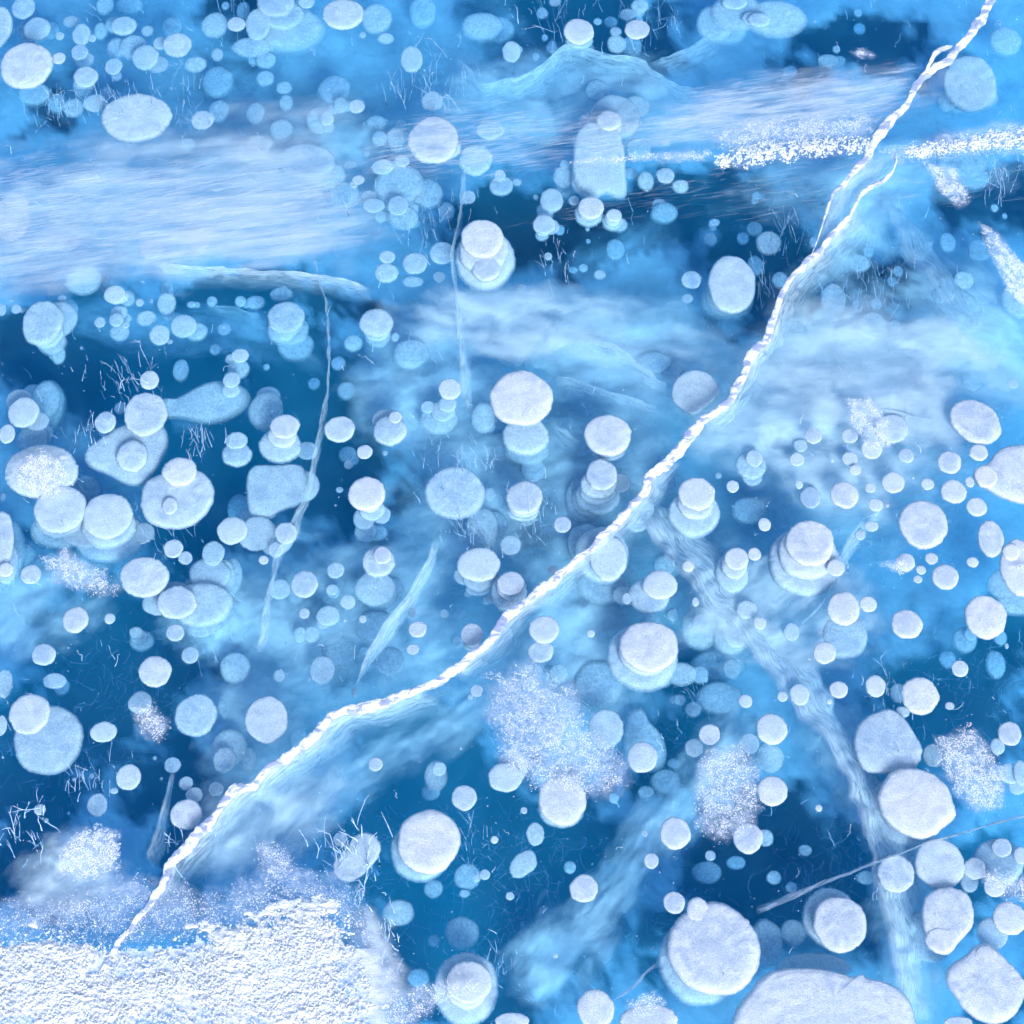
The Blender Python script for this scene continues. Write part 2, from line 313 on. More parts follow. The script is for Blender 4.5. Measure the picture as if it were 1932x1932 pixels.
BUBBLES = """
T 0 0
-30 190 112 145 2
170 50 85 75 3
270 205 95 80 3
+230 220 120 95 6
190 470 185 155 0.9 | upper-corner disc | large smooth pale disc bubble by the upper corner, frost hairs hanging under it
+250 680 120 80 5
440 262 32 28 3
432 425 48 40 1.6
520 155 55 40 4
600 250 65 75 3
680 280 28 25 3
585 380 60 55 3
+620 430 70 60 4
630 560 88 70 2
+615 620 85 80 5
740 220 50 60 5
910 185 90 65 3
1085 225 45 38 4
1265 190 75 70 6
980 340 100 85 4
1070 415 95 85 3
1305 325 105 82 2 | wide lavender oval | wide lavender oval bubble beside a pitch dark gap near the top edge
835 485 62 57 3
1440 470 80 55 4
1600 590 115 110 6
1600 400 45 45 4
1580 180 95 90 4
1740 175 65 50 2
1790 70 50 60 6
1900 170 90 110 3
1850 340 140 70 4
700 755 85 60 3
790 680 50 45 5
1000 850 245 165 1.6 | frost-crossed bubble | very large white bubble crossed by dark frost hairs above the milky band
540 790 75 65 4
420 750 70 70 6
1490 880 80 65 2
1610 810 75 80 6
1380 1060 60 45 4
1650 1045 38 33 5
1895 1060 80 65 2
+1850 1110 110 80 3
1880 830 70 80 5
90 1590 130 160 1.5 | cut-off bubble in streaks | pale bubble cut by the picture edge inside the white wind streaks
420 1580 70 57 2.5
540 1675 48 42 3
500 1490 30 28 5
745 1575 75 65 2.5
1465 1745 90 85 2
1115 1830 85 70 2
360 1790 110 50 3
700 1740 30 25 4
770 30 65 65 5
950 30 100 60 7
1660 40 30 30 5
T 620 0
160 0 135 110 2.6 | broad milky mound | broad milky mound of two stacked bubbles cut by the top edge
+240 190 280 160 4
655 95 145 105 1.6 | dark-veined oval | white oval bubble with dark wriggling veins at the top edge
385 10 60 45 3
900 130 110 105 4
1240 70 100 120 6
85 435 75 60 5
80 570 65 55 5
220 640 60 45 5
235 750 50 60 5
590 650 120 105 5
640 770 50 60 4
755 780 58 48 2
485 880 100 95 4
+535 870 50 50 3
200 950 85 75 4
550 1010 105 110 6
40 1060 85 65 2
380 1180 210 120 3
70 1220 110 75 3
540 1290 135 105 4
660 1430 120 95 4
705 1210 48 32 4
768 1323 44 34 2
830 1130 25 22 4
925 1015 55 55 4
1045 1010 70 75 4
+1050 1085 45 35 4.4
945 1225 80 55 3
1090 1185 55 40 3
1070 1360 190 150 4
845 1450 60 50 4
880 1510 80 50 3
1060 1510 75 70 3
1100 1600 110 85 4
935 1590 45 45 5
1210 1470 30 25 4
1320 1020 180 160 1 | rounded white hump | rounded white hump of a bubble rising through grey wind streaks
+1400 1080 120 80 2
1310 740 75 70 3
1630 1170 120 110 3
1740 950 100 70 3
1160 430 80 90 3
900 900 75 55 5
1080 920 45 45 6
1810 1290 40 45 3
+1820 1360 85 70 3.4
1580 1450 50 48 3
1420 1550 60 65 5
1680 1750 150 135 0.3 | two-disc stack | tall white stack of three bubbles, two ringed discs set into its face
+1700 1890 215 215 1.8
+1710 1977 100 85 1.0
1390 1860 95 80 3
980 1890 58 45 2.4
+975 2002 85 70 3
1185 1935 88 78 2.8
1680 180 150 100 5
970 280 60 40 4
800 255 25 25 4
T 1240 0
345 10 45 35 4
250 90 40 40 5
520 225 105 90 0.9 | clean round bubble | clean round white bubble floating alone over the dark gap at top
+530 345 105 50 4
660 155 32 25 4
755 155 50 38 5
880 105 60 42 3
970 40 65 50 3
+960 90 45 35 4
950 210 88 68 0.8 | almond-shaped bubble | almond-shaped white bubble beside branching frost near the top edge
790 230 40 35 3
800 320 70 65 3
910 330 75 75 5
25 375 65 75 3
320 350 42 40 6
205 415 28 30 5
140 550 105 95 6
270 275 25 25 6
1050 600 65 45 4
660 660 95 80 4
945 780 100 75 3
935 890 55 38 3
P 1.8 660 810 830 810 840 900 830 1000 860 1100 860 1250 880 1380 830 1440 720 1400 640 1420 520 1380 470 1280 480 1150 500 1000 580 890 650 880 | tower-shaped bubble | tall tower-shaped white bubble with dark twig marks on its face
+745 880 85 70 0.9
305 950 60 55 6
960 1090 90 80 4
1160 1045 38 30 3
410 1300 80 75 3
+420 1210 40 35 3
410 1390 60 60 4
1160 1290 65 55 2
1015 1330 60 70 3
1270 1370 60 50 3
900 1270 55 40 4
610 1525 90 80 0.8 | drum-shaped stack | bright drum-shaped stack of two bubbles below the tower-shaped one
+595 1565 102 90 2.4
485 1475 38 35 2
780 1585 58 45 1.4
+765 1635 68 60 2.8
320 1470 82 85 3
205 1450 22 20 4
265 1650 80 70 1.8
+250 1730 50 40 4
380 1690 38 38 5
585 1685 17 17 4
590 1775 18 18 5
295 1885 28 28 3
790 1830 70 75 5
1150 1560 100 75 5
1520 1635 40 28 4
1830 1440 35 30 5
65 1340 35 28 4
1490 1760 50 50 5
1815 1680 60 50 5
1920 1785 90 85 2.8 | plain disc by branch | plain lavender disc bubble just outside the forked branch of the crack
1730 1750 45 45 6
1520 90 30 25 5
1690 80 190 130 3 | bright-streaked slab | pale slab-like bubble with bright streaks and dark flecks at the top edge
+1670 10 90 50 2.4
+1850 140 80 50 2.2
T 1859 0
110 130 220 130 3
1540 600 190 190 2.4 | broad double bubble | broad pale double bubble beside the upper end of the white crack
+1570 700 175 95 3.4
1800 290 120 100 4
1480 1190 180 110 4 | grain-dusted oval | faint wide oval bubble whose edge is dusted by snow grains
710 90 30 30 5
490 440 80 45 4
550 360 28 28 4
1715 1530 28 28 4
1790 1590 20 20 5
1370 1780 60 70 5
1590 1830 70 75 5
990 1770 30 30 6
390 155 10 10 3
215 520 45 45 6
785 1850 40 40 6
380 1780 30 40 4
720 210 45 40 7
T 0 620
615 185 130 105 4 | half-hidden disc | blue-grey disc bubble half hidden under the edge of the milky band
845 295 78 65 2 | knobbly column | knobbly column of five small bubbles in deep blue ice
+930 320 65 60 4
+875 430 65 55 3.6
+855 480 52 50 3
+880 570 72 65 4
925 520 28 25 3
735 500 40 38 3
1028 355 30 28 3
1115 345 15 15 4
1225 360 70 75 3.5
+1225 250 50 55 5.5
1080 470 75 55 3.5
1350 525 95 82 3.2
1175 590 75 72 2.8
1250 643 25 18 3
15 410 28 40 3
118 402 38 33 3
455 325 35 25 4
310 500 145 155 2.2 | tapering cone stack | lavender stack of bubbles tapering downward like an ice cream cone
+380 640 105 90 3
+430 740 50 65 3.6
490 420 80 100 6
85 325 25 25 6
1560 345 40 38 5
1770 345 42 42 5
1880 350 70 50 5.5
1410 370 35 25 5
1650 550 50 45 5.5
1585 700 42 40 5
1768 745 62 50 1.8
+1755 840 82 70 3.2
1705 925 62 55 1.8
+1700 1000 65 50 2.3
1330 850 60 80 4.5
1100 925 68 65 0.9 | crisp ball by frost | crisp white ball-like bubble standing clear beside speckled frost
330 1060 110 130 4
+330 1120 140 200 5
170 1160 110 105 1.3 | paired-lobe bubble | white round bubble with a blue lobe hanging below it
+235 1360 115 120 3
50 1322 58 65 0.9
1070 1170 155 150 0.9 | round-headed pear | big white pear-shaped bubble with a frosted round head
P 1.7 610 1455 720 1350 850 1270 1000 1230 1200 1240 1245 1350 1200 1480 1100 1640 1000 1690 900 1670 780 1600 640 1550 | swollen pear body | swollen white pear body below the frosted round head
+970 1480 110 110 1.1
P 3 1150 1050 1280 1065 1400 990 1520 930 1640 925 1790 960 1845 1040 1780 1150 1660 1220 1530 1240 1400 1215 1270 1195 1180 1190 | fish-shaped bubble | lavender fish-shaped bubble with a small knobbly stack on its tail
775 1235 75 75 1.3
1742 1370 80 60 1.8 | mushroom pair | stubby mushroom-like pair of stacked bubbles in dark blue ice
+1742 1470 108 85 2
885 1130 45 45 4
300 1590 260 185 1.0 | snow-dusted bubble | very large white bubble dusted with glittering snow by the picture edge
620 1740 120 120 4
P 1 1090 1660 1200 1600 1350 1570 1490 1590 1570 1700 1560 1820 1480 1940 1350 2000 1200 2000 1080 1950 1025 1860 1040 1750 | capped egg | big white egg-shaped bubble with a round cap and a small ring
+1320 1595 125 100 0.35
+1250 1850 55 60 0.7
1760 1870 90 110 6
20 1790 20 30 3
600 690 12 12 4
T 620 620
235 460 135 110 3 | twin blue discs | blue twin discs one under the other beside a thin white fracture
+250 560 150 105 5
200 290 85 50 5
900 500 120 100 1.9 | grey-lavender disc | grey-lavender disc bubble with a paler one under it
+910 590 95 90 4.2
730 650 70 60 4
1155 725 130 110 3.3
1040 610 30 35 4.5
1080 670 20 20 5
680 1000 70 65 4.5
620 800 55 50 5
440 950 45 45 6
90 830 25 25 5
1440 990 80 75 0.9 | snowman stack | snowman-like stack of small white bubbles above a wide pale one
+1425 1100 68 60 2.1
+1360 1200 140 120 3
1280 1125 52 45 2.6
1040 1200 45 42 0.7 | knobbed bubble | round white bubble with a small knob on top
+1000 1290 118 105 1.3
85 1150 125 140 3.2
225 1265 105 85 0.7 | crumpled white bubble | crumpled white bubble with a dark crease and a lower fold
+190 1400 150 120 1.6
390 1445 75 65 2.6
630 1285 108 92 0.9 | sparkly mottled disc | sparkly mottled disc bubble alone on dark blue ice beside the fracture
815 1455 55 50 0.7
690 1470 65 60 5
695 1550 32 33 2.6
965 1465 20 20 3
630 1735 28 22 3
600 1850 8 8 3
830 1760 130 120 0.25 | smooth disc on stem | smooth lavender-white disc on a stem of smaller bubbles
+870 1880 90 75 1.8
+810 1942 80 80 2.5
+820 2042 80 80 3
P 2 -50 1600 0 1545 150 1545 330 1545 390 1600 390 1750 330 1840 200 1870 100 1930 0 1920 -60 1850 | square block bubble | square-topped milky block bubble beside the white fracture ribbon
1480 1750 215 185 1.4 | frost-bearded bubble | very large white bubble with a beard of upright frost hairs
1740 1770 40 50 3
1690 1200 90 110 3
1365 165 45 40 4
1170 200 75 40 4
T 1240 620
98 1050 220 197 0.1 | big mushroom cap | big smooth mushroom-cap bubble with a streaked stem below
+130 1330 165 140 1.5
+150 1540 200 120 5
70 770 50 55 4
240 780 80 60 4.5
350 610 70 90 3.5
1075 790 130 75 3.5
P 1.3 1240 900 1320 855 1420 845 1500 890 1560 970 1540 1040 1440 1120 1390 1175 1320 1155 1230 1090 1200 1000 | pointed lavender disc | lavender disc bubble with one pointed corner touching the white crack
735 1325 165 145 0.3 | round disc on collar | round white disc bubble set on a narrower collar above tiered bubble
+740 1450 120 65 2.3
1650 210 170 200 1.3 | dark-scratched oval | tall oval bubble with dark scratch marks outside the crack
+1610 320 190 150 4.2
1820 80 60 75 5
1350 185 72 62 2.3
1320 325 42 35 3.2
675 150 45 35 3
555 100 35 32 4
480 115 35 25 5
295 18 27 25 3
100 250 40 35 4
690 1620 110 110 0.8 | tiered cake bubble | tiered cake-like tower of pale bubbles touching the crack
+670 1680 130 110 1.4
+660 1770 160 130 2.4
+560 1800 140 170 3.4
120 1790 128 118 0.7 | streak-stemmed disc | white disc bubble over a streaky stem below the big mushroom cap
+110 1900 110 60 1.9
1655 1710 45 43 0.7
1390 1760 130 115 0.4 | notched stack | white disc with a notch, stacked on a fatter bubble
+1375 1900 185 165 1.4
1815 1500 60 60 1.3
+1790 1550 110 100 2
+1800 1640 70 60 2.4
1120 1690 60 100 3
1010 1880 65 60 2.2
1780 1880 130 100 4.5
1550 1630 25 25 3
880 1170 40 30 6
T 1859 620
135 185 60 60 4
530 330 95 115 3 | angular pale bubble | angular pale bubble with dark scratches in the ice outside the crack
+460 480 90 95 4
720 60 80 65 4
695 365 32 32 4
840 365 45 42 4
625 470 32 30 3
985 410 60 55 5
820 540 110 115 3 | central clover bubble | pale clover-like bubble flanked by two smaller lobes
+640 560 80 60 4
+980 530 50 45 4
270 620 190 160 3
1490 185 72 65 3.3
1460 380 230 130 3.5 -35
1890 330 120 130 3
960 200 38 35 5
1005 125 38 40 5
1600 5 80 40 5
1580 1225 185 145 0.1 -30 | leaning white oval | large leaning white oval bubble under hazy ice near the picture edge
960 1280 115 100 0.9 | oval beside snow grains | oval bubble partly covered by a tongue of snow grains
380 1335 60 57 0.6
650 1335 57 52 0.6
285 1410 52 45 1.6
260 1510 52 48 0.9
650 1505 55 50 0.8
690 1587 42 38 0.6
810 1435 75 67 0.6
1065 1482 57 50 0.9
1385 1530 85 78 0.3
1600 1460 65 58 0.2
P 0.1 1680 1540 1730 1440 1830 1395 1940 1390 2060 1420 2150 1550 2150 1700 2080 1800 1950 1830 1830 1800 1700 1730 1590 1680 1575 1600 1620 1550 | cut-off snout bubble | huge white bubble with a snout, cut by the picture edge
+1655 1632 82 78 0.0
610 1770 100 95 0.2 | crisp white disc | crisp white disc bubble, biggest of the scattered small discs
970 1680 80 75 0.4
800 1720 37 35 0.6
1222 1692 47 40 0.6
1533 1677 33 37 0.4
1415 1745 92 82 0.25
275 1697 28 30 0.9
410 1680 85 75 3
360 1790 75 75 1.3
840 1845 52 45 0.6
1585 1860 73 65 0.3
1850 950 40 35 2.2
1115 1645 10 10 1
520 1520 13 13 1
925 1850 15 15 1
1550 930 80 70 5
T 0 1240
440 0 185 165 0.9 | smooth lilac disc | smooth lilac disc bubble over a blue one below the snow-dusted bubble
+430 150 210 130 2.8
790 50 175 160 0.9 | crescent-edged bubble | white bubble with a bright crescent rim above a wide translucent one
+800 190 260 180 2.4
-10 260 100 230 0.8 | tall edge bubble | tall white bubble cut by the picture edge beside the lilac disc
+40 450 55 50 0.5
+60 350 110 260 4
225 485 72 68 1.1
1060 500 175 140 0.7 | notched frosty bubble | large frosty white bubble with a notched top edge
1275 295 68 65 1.1
1365 365 50 47 1.4
1570 330 80 90 2.2 | three-lobed cluster | large cluster of lilac lobes merging into a wide pale base
+1540 480 150 120 2.5
+1700 500 85 140 3.4
+1480 700 220 160 1.9
1300 690 140 115 0.9
1160 690 110 90 2
1290 915 65 60 1.1
1400 1080 62 60 1.8
555 818 92 90 0.5 | round bubble in blue | round white bubble at the upper edge of the dark blue pool
808 812 38 38 1.3
320 1075 85 75 1.1
400 1270 85 55 2.3
+450 1310 60 60 5
1000 915 50 42 2.8
+1040 970 88 75 3.8
1140 1198 115 108 0.5 | bright round bubble | bright round speckled bubble at the far side of the dark blue pool
1030 1430 85 80 1.8
760 1645 95 72 1.1
1440 1520 150 150 1.6 | soft pale globe | soft pale globe bubble in milky ice beside snow sparkle
215 1510 145 138 0.5 | lilac disc on mottle | plain lilac disc overlapping the big mottled bubble
350 1700 250 235 1.5 | big mottled bubble | very large mottled white bubble fringed with frost twigs
30 1290 60 100 2
10 1600 40 70 1.4
20 1835 10 10 3
1690 1450 90 110 4
1730 1170 110 110 3
1690 1760 130 130 2.8
+1650 1850 80 90 2
1830 1850 50 90 3
1270 1890 60 55 2.3
1710 160 108 95 1.1
1890 180 140 122 2
1480 890 110 60 3
1750 810 50 50 5
1140 1840 15 15 3
T 620 1240
70 10 110 75 2.5
235 180 78 78 1.1
160 305 55 55 1.4
70 380 34 32 0.9
600 455 62 58 1.8
370 555 95 97 1.3 | smooth sky-blue disc | smooth sky-blue disc bubble between milky streaks
190 595 75 72 2.4
575 600 45 40 2.4
+590 620 100 100 5
690 690 55 52 1.8
545 790 85 72 2.4
370 775 38 38 1.4
800 815 28 28 1.4
670 825 12 12 2
945 345 62 62 0.4 | ring-topped bubble | speckled white bubble with a raised ring, over blue lobes
+915 385 115 110 1.1
+890 580 145 130 2.5
+1030 660 85 130 4
900 870 170 120 4
280 900 170 150 4
+340 930 50 60 3
420 930 60 60 3
500 1190 90 100 2.2 | bell-shaped glow | glowing bell-shaped pale bubble deep in blue ice
620 1060 130 150 4
185 1235 45 45 2.8
1170 770 32 35 2
1400 778 33 33 3
1205 890 65 58 0.7
1170 1038 45 38 1.1
1605 925 80 78 0.7 | bubble touching crack | small white bubble with a collar touching the upper rim of the crack
+1600 1000 60 50 1.8
1500 980 45 50 4
1510 770 50 45 5
1655 410 155 120 0.9 | ribbed tapering stack | white bubble on a ribbed stack that tapers downward
+1660 500 120 100 2.1
+1650 590 90 50 2.6
1680 150 120 160 3
1890 270 75 70 2
1640 1345 45 45 1.4
895 1885 50 48 0.9
1365 1920 50 50 2
810 1050 35 33 4
1525 1770 10 10 2
740 1355 22 35 2.4
330 1700 70 80 5
1750 660 40 45 3
1000 1130 110 110 4
90 1550 150 165 0.9 | leaf-veined oval | white oval bubble with dark leaf-like veins in milky ice
T 1240 1240
400 118 62 57 0.9
740 360 130 165 1.0 | crack-crossed tower | great pale bubble tower crossed by the white crack
+690 330 195 200 1.8
+570 250 130 140 2.6
+700 570 190 130 3.2
760 820 130 110 4.6
20 550 95 85 0.5 | shell-ringed stack | white shell-ringed stack of discs touching the crack
+8 610 130 145 1.4
328 455 37 32 1.1
970 40 75 70 1.9
+950 120 70 50 2.4
1165 110 60 55 3
1890 118 45 47 0.4
1325 427 42 38 0.4
1685 370 85 80 0.4 | ball on long bubble | white ball bubble on top of a longer pale bubble
+1650 470 120 140 1.7
1815 337 47 45 0.3
1120 560 120 105 0.6 | overlapping disc pair | grey-white disc overlapping a fatter bubble, frost spike beside it
+1040 640 150 120 1.4
875 665 33 42 1.4
1150 420 80 80 4
1045 820 70 60 4.5
1212 785 45 45 4
1380 690 25 32 0.9
1760 745 75 65 1.4
1855 845 45 45 0.9
1420 840 65 60 2.2
+1410 870 130 160 3
1680 880 100 140 1.9
+1640 950 130 120 2.8
265 890 105 100 0.6 | tilted double disc | tilted double disc bubble just below the crack
+240 1050 92 80 1.2
610 922 28 27 0.9
1040 1010 205 180 0.1 | great two-tier bubble | great white two-tier bubble, broad disc on a wider blue base
+990 1080 252 240 1.5
1280 1220 110 85 3
370 1220 70 70 3
670 1290 180 180 3.4
1560 1390 165 120 4 | lens-shaped blue bubble | blue lens-shaped bubble with small dark scratches
1750 1420 48 48 0.9
1650 1180 65 75 4
1540 1150 200 110 5.5
1265 1410 45 42 4
1365 1480 60 55 3.3
1455 1260 20 25 4
1485 1665 75 73 0.5
1370 1765 65 65 1.9
720 1620 125 140 1.4 | bubble at snow edge | pale bubble at the edge of the sparse snow-grain patch
310 1640 100 110 1.9
30 1900 110 130 1.6
990 1830 108 110 0.8 | disc in the skittle | speckled disc low inside a blue skittle-shaped bubble
P 3.4 880 1490 940 1455 1000 1470 1040 1560 1120 1630 1170 1740 1160 1860 1080 1930 920 1920 850 1800 840 1640 | blue skittle bubble | blue skittle-shaped bubble beside the sparse snow-grain patch
1220 1880 48 40 5
1780 1730 70 75 2.4
1500 290 60 50 4
1850 600 25 25 3
1200 310 30 30 4
T 1859 1240
358 250 172 160 0.05 | bright disc on dome | bright white disc resting on a large translucent dome bubble
+320 380 255 235 1.2
547 437 63 60 0.3
810 130 48 38 0.9
728 195 37 37 1.3
1195 110 175 165 0.05 | grainy white oval | large grainy white oval bubble in clear blue ice
1060 395 68 63 0.4
1252 370 45 42 0.4
1175 453 36 32 0.6
1150 522 32 28 0.9
1355 502 95 88 0.15 | coin-like disc | coin-like grainy white disc beside tiny companions
1555 397 42 36 0.4
1690 220 92 125 0.15 | upright oval bubble | upright grainy oval bubble near the picture edge
1900 430 130 200 0.1 | knobbed edge bubble | tall white bubble with a small knob, cut by the picture edge
+1840 320 60 60 0.0
1790 560 125 110 3
+1890 680 150 100 3
605 735 115 118 0.15 | disc over lilac lobe | white disc bubble over a soft lilac lobe
+615 930 165 160 1.9
785 705 62 55 0.4
1072 850 110 103 0.05 | flat white coin | flat white coin-shaped bubble alone in clear blue ice
465 1062 82 77 0.4
430 918 22 20 1.4
220 910 55 65 1.4
1653 795 150 148 0 | sparkling white disc | sparkling white disc bubble above two dim deep ones
1500 965 90 90 4.6
+1540 925 50 50 4.2
1760 950 50 55 5
1725 1145 75 100 5.5
1370 1110 65 65 6
1462 1180 60 57 0.5
1805 1015 15 20 2
568 1335 65 60 0.3
498 1423 20 20 0.9
840 1308 72 75 0.4
1170 1378 130 130 0.05 | disc above torn bubble | round white disc just above the torn-looking bubble
1005 1360 60 70 2.8
1385 1455 33 28 0.9
P 0.8 870 1480 960 1475 1060 1540 1110 1640 1190 1750 1180 1860 1100 1930 900 1945 760 1910 690 1800 690 1650 760 1540 | torn-looking bubble | torn-looking big white bubble with a bright lower lip
+1040 1500 50 40 1.4
280 1370 70 75 0.9
153 1387 37 37 0.9
75 1625 110 110 0.5 | disc with blue base | speckled white disc over a deep blue base bubble
+60 1830 105 110 2.8
1828 1658 83 83 0.3
+1738 1753 53 58 1.4
1260 1820 70 80 2
T 0 1859
945 110 88 90 0.9
840 213 30 22 1.9
292 350 42 38 1.1
340 432 17 17 2
505 378 10 12 3
715 315 72 80 1.6
1370 158 52 48 1.8
1430 243 62 55 1.6
1370 385 112 105 0.4 | split white disc | round white disc bubble split by a dark hairline beside the crack
1590 200 55 50 1.8
675 105 20 20 3
545 130 15 15 3
1880 480 110 150 4
1190 122 12 12 3
T 620 1859
1340 100 85 110 2.8
+1300 220 70 60 5
1548 262 90 88 0.9
1850 110 120 105 1.1 | bubble above stringy dark | white bubble hanging over the dark stringy ice below snow grains
635 570 52 50 1.4
P 0.9 740 540 830 515 920 570 940 650 880 740 830 800 720 870 640 870 575 800 590 720 670 660 700 600 | peanut-shaped bubble | peanut-shaped white bubble surrounded by frost roots
1285 580 220 225 0.05 | big thick disc | big thick white disc bubble with a blue lower rim
+1230 650 220 210 2.2
1320 930 70 70 4.5
1570 840 100 95 4
+1550 970 40 30 4
1700 830 38 38 1.8
+1640 855 30 30 2.4
1770 573 28 27 1.1
1885 988 32 30 2
1060 1110 115 95 2.8
1530 1255 125 120 4 | dim hollow bubble | dim hollow-looking blue bubble with frost crumbs
1325 1315 45 45 5
1580 1620 160 150 0.4 | target-like bubble | large white target-like bubble with a raised inner disc
+1560 1660 230 260 1.4
1210 1590 80 70 5
1900 1910 120 60 0.4
350 360 120 80 6
60 530 80 90 5
T 1240 1859
400 280 170 170 0.2 | globe at grain patch | white globe bubble at the lower fringe of the snow-grain patch
+395 330 165 140 1.8
117 357 24 25 1.4
200 530 65 82 1.9
P 2.2 100 660 170 640 215 700 210 770 150 820 70 865 15 830 10 760 50 690 | teardrop bubble | grey-blue teardrop bubble in dark stringy ice
455 775 45 48 4
558 930 100 98 0.4 | pitted round disc | pitted round white disc alone on dark stringy ice
1005 527 25 25 1.9
1232 522 110 112 0.3 | frosty coin by veil | frosty coin-like bubble over a pale diagonal veil
1055 727 53 55 0.6
1225 1035 77 77 0.3
1490 690 38 38 2.4
1770 560 105 107 0.2 | coin below grains | white coin-like bubble touching the hanging snow-grain tongue
1905 560 50 60 3
1465 810 110 80 5.3
1680 740 70 50 6
1015 220 60 45 4
1160 140 110 90 4.5
780 265 40 40 4
1520 1370 325 320 0 | bump-topped giant | giant smooth white disc bubble with a small bump on its rim
+1400 1090 80 90 0.0
+1420 1450 300 310 1.8
645 1815 132 135 0.2 | plain ball by giant | plain white ball bubble near the bottom edge, beside grey frost
1040 1900 205 110 0.15 | sunken rim bubble | wide white bubble cut by the bottom edge
350 1428 18 18 1.4
T 1859 1859
80 210 105 108 0.2
420 340 25 25 0.6
P 0 860 190 930 90 1050 45 1170 45 1300 100 1390 200 1415 310 1440 380 1370 450 1290 530 1180 555 1050 520 920 410 870 300 | shield-shaped giant | giant white shield-shaped bubble with one pointed corner
+1050 350 270 250 1.9
320 650 50 42 4
20 560 50 60 3
90 850 55 50 4
220 925 45 40 4
990 820 130 130 0.6 | vein-split bubble | white bubble split by the long fracture near a thin white crack
1315 745 175 175 0.7 | crusted round bubble | crusted round bubble with a rough mottled face
1570 785 80 75 0.9
+1530 880 65 75 1.7
1770 630 70 65 0.9
+1750 730 180 165 1.5
1715 920 75 70 0.5
1910 690 50 60 0.9
580 1190 190 190 0.05 | plate on plate | round white plate bubble overlapping a bluish twin
+510 1140 195 210 1.5
P 0.05 1200 1000 1290 930 1420 910 1520 970 1565 1080 1555 1220 1450 1320 1400 1410 1310 1400 1230 1330 1195 1180 | chinned egg bubble | white egg-shaped bubble narrowing to a chin
+1320 1310 108 90 0.0
1250 1270 180 190 2.5
1830 1150 120 115 0.2
1700 1265 110 115 1.4
P 0 -180 1860 -150 1760 -40 1620 60 1550 200 1520 400 1520 600 1560 690 1590 740 1550 790 1590 900 1605 1020 1680 1100 1790 1125 1932 1100 2050 800 2120 400 2130 0 2080 -160 1980 | vast bottom bubble | vast white bubble sprawling across the bottom edge
380 1520 270 110 2.4
P 0 1600 1330 1700 1335 1800 1450 1900 1560 1960 1620 1930 1750 1850 1870 1720 1930 1600 1900 1480 1800 1420 1690 1370 1600 1390 1500 1500 1430 | diamond-shaped bubble | big white rounded-diamond bubble in the lower corner
+1655 1430 80 75 0.0
235 1255 95 95 3.3
40 1330 120 175 3.3
1450 1920 100 40 0.15
1910 80 50 90 1.4
+1830 80 80 75 1.7
1880 180 60 60 2
770 850 70 50 4
"""

# ------------------------------------------------------------------ gas bubbles frozen into the ice
PROFILE = [(0.30, -.01), (0.58, -.025), (0.80, -.06), (0.92, -.13), (0.97, -.24), (1.0, -.45), (0.985, -.62), (0.91, -.80), (0.72, -.94), (0.40, -1.0)]


def chaikin(p, n=2):
    p = np.asarray(p, float)
    for _ in range(n):
        q = np.roll(p, -1, 0)
        p = np.stack([.75 * p + .25 * q, .25 * p + .75 * q], 1).reshape(-1, 2)
    return p


def bubble_geo(outline, r, th, d, seed):
    """outline: local metres, counter-clockwise; closed pancake body with a domed frosted top"""
    n = len(outline)
    rg = np.random.default_rng(seed)
    ang = np.linspace(0, 2 * math.pi, n, endpoint=False)
    ph = rg.random(8) * 7
    wob = sum(a * np.sin(k * ang + ph[k]) for k, a in ((2, .014), (3, .013), (5, .010), (7, .007), (4, .006)))
    jag = ((rg.random(n) - .5) + .9 * (vnoise(np.arange(n) * .37 + seed, np.zeros(n)) - .5)) * (0.045 if d < 1.5 else 0.015) * min(1.0, .035 / max(r, .004))
    scale = 1 + wob + jag
    prof = PROFILE
    if r > .04:
        m_ = 6 if r > .09 else 3
        top = [(PROFILE[0][0] * (j + 1) / m_, PROFILE[0][1] * ((j + 1) / m_) ** 2) for j in range(m_ - 1)]
        for (s0, h0), (s1, h1) in zip(PROFILE[:3], PROFILE[1:4]):
            top += [(s0 + (s1 - s0) * j / m_, h0 + (h1 - h0) * j / m_) for j in range(m_)]
        prof = top + PROFILE[3:]
    nt_ = len(prof) - 4
    vs = [(0, 0, 0.0)]
    for i, (s, h) in enumerate(prof):
        k = 1 + (scale - 1) * s
        xy = outline * (s * k)[:, None]
        lump = (fbm(xy[:, 0] * 70 + seed % 91, xy[:, 1] * 70 + 3.7) - .5) * min(th, .02) * .15 * min(1, 3 * s)
        for (x, y), l in zip(xy, lump):
            vs.append((x, y, h * th + (l if i < nt_ else 0)))
    vs.append((0, 0, -1.02 * th))
    fs = [(0, 1 + j, 1 + (j + 1) % n) for j in range(n)]
    for i in range(len(prof) - 1):
        a, b = 1 + i * n, 1 + (i + 1) * n
        fs += [(a + j, b + j, b + (j + 1) % n, a + (j + 1) % n) for j in range(n)]
    a, e = 1 + (len(prof) - 1) * n, len(vs) - 1
    fs += [(a + (j + 1) % n, a + j, e) for j in range(n)]
    soft = (.76, .27) if d > 1.7 else (.90, .13) if d > .85 else (.955, .075)
    top_ = .93 if d > .85 else 1.06
    de = [top_] + [v for s, h in prof for v in [(top_ if s < soft[0] else max(.08, top_ * (1.03 - s) / soft[1])) if h > -.46 else (.25 if d > .85 else .7)] * n] + [.25]
    rad = [0.0] + [v for s, h in prof for v in [s if h > -.5 else 1.0] * n] + [1.0]
    return vs, fs, (de, rad)


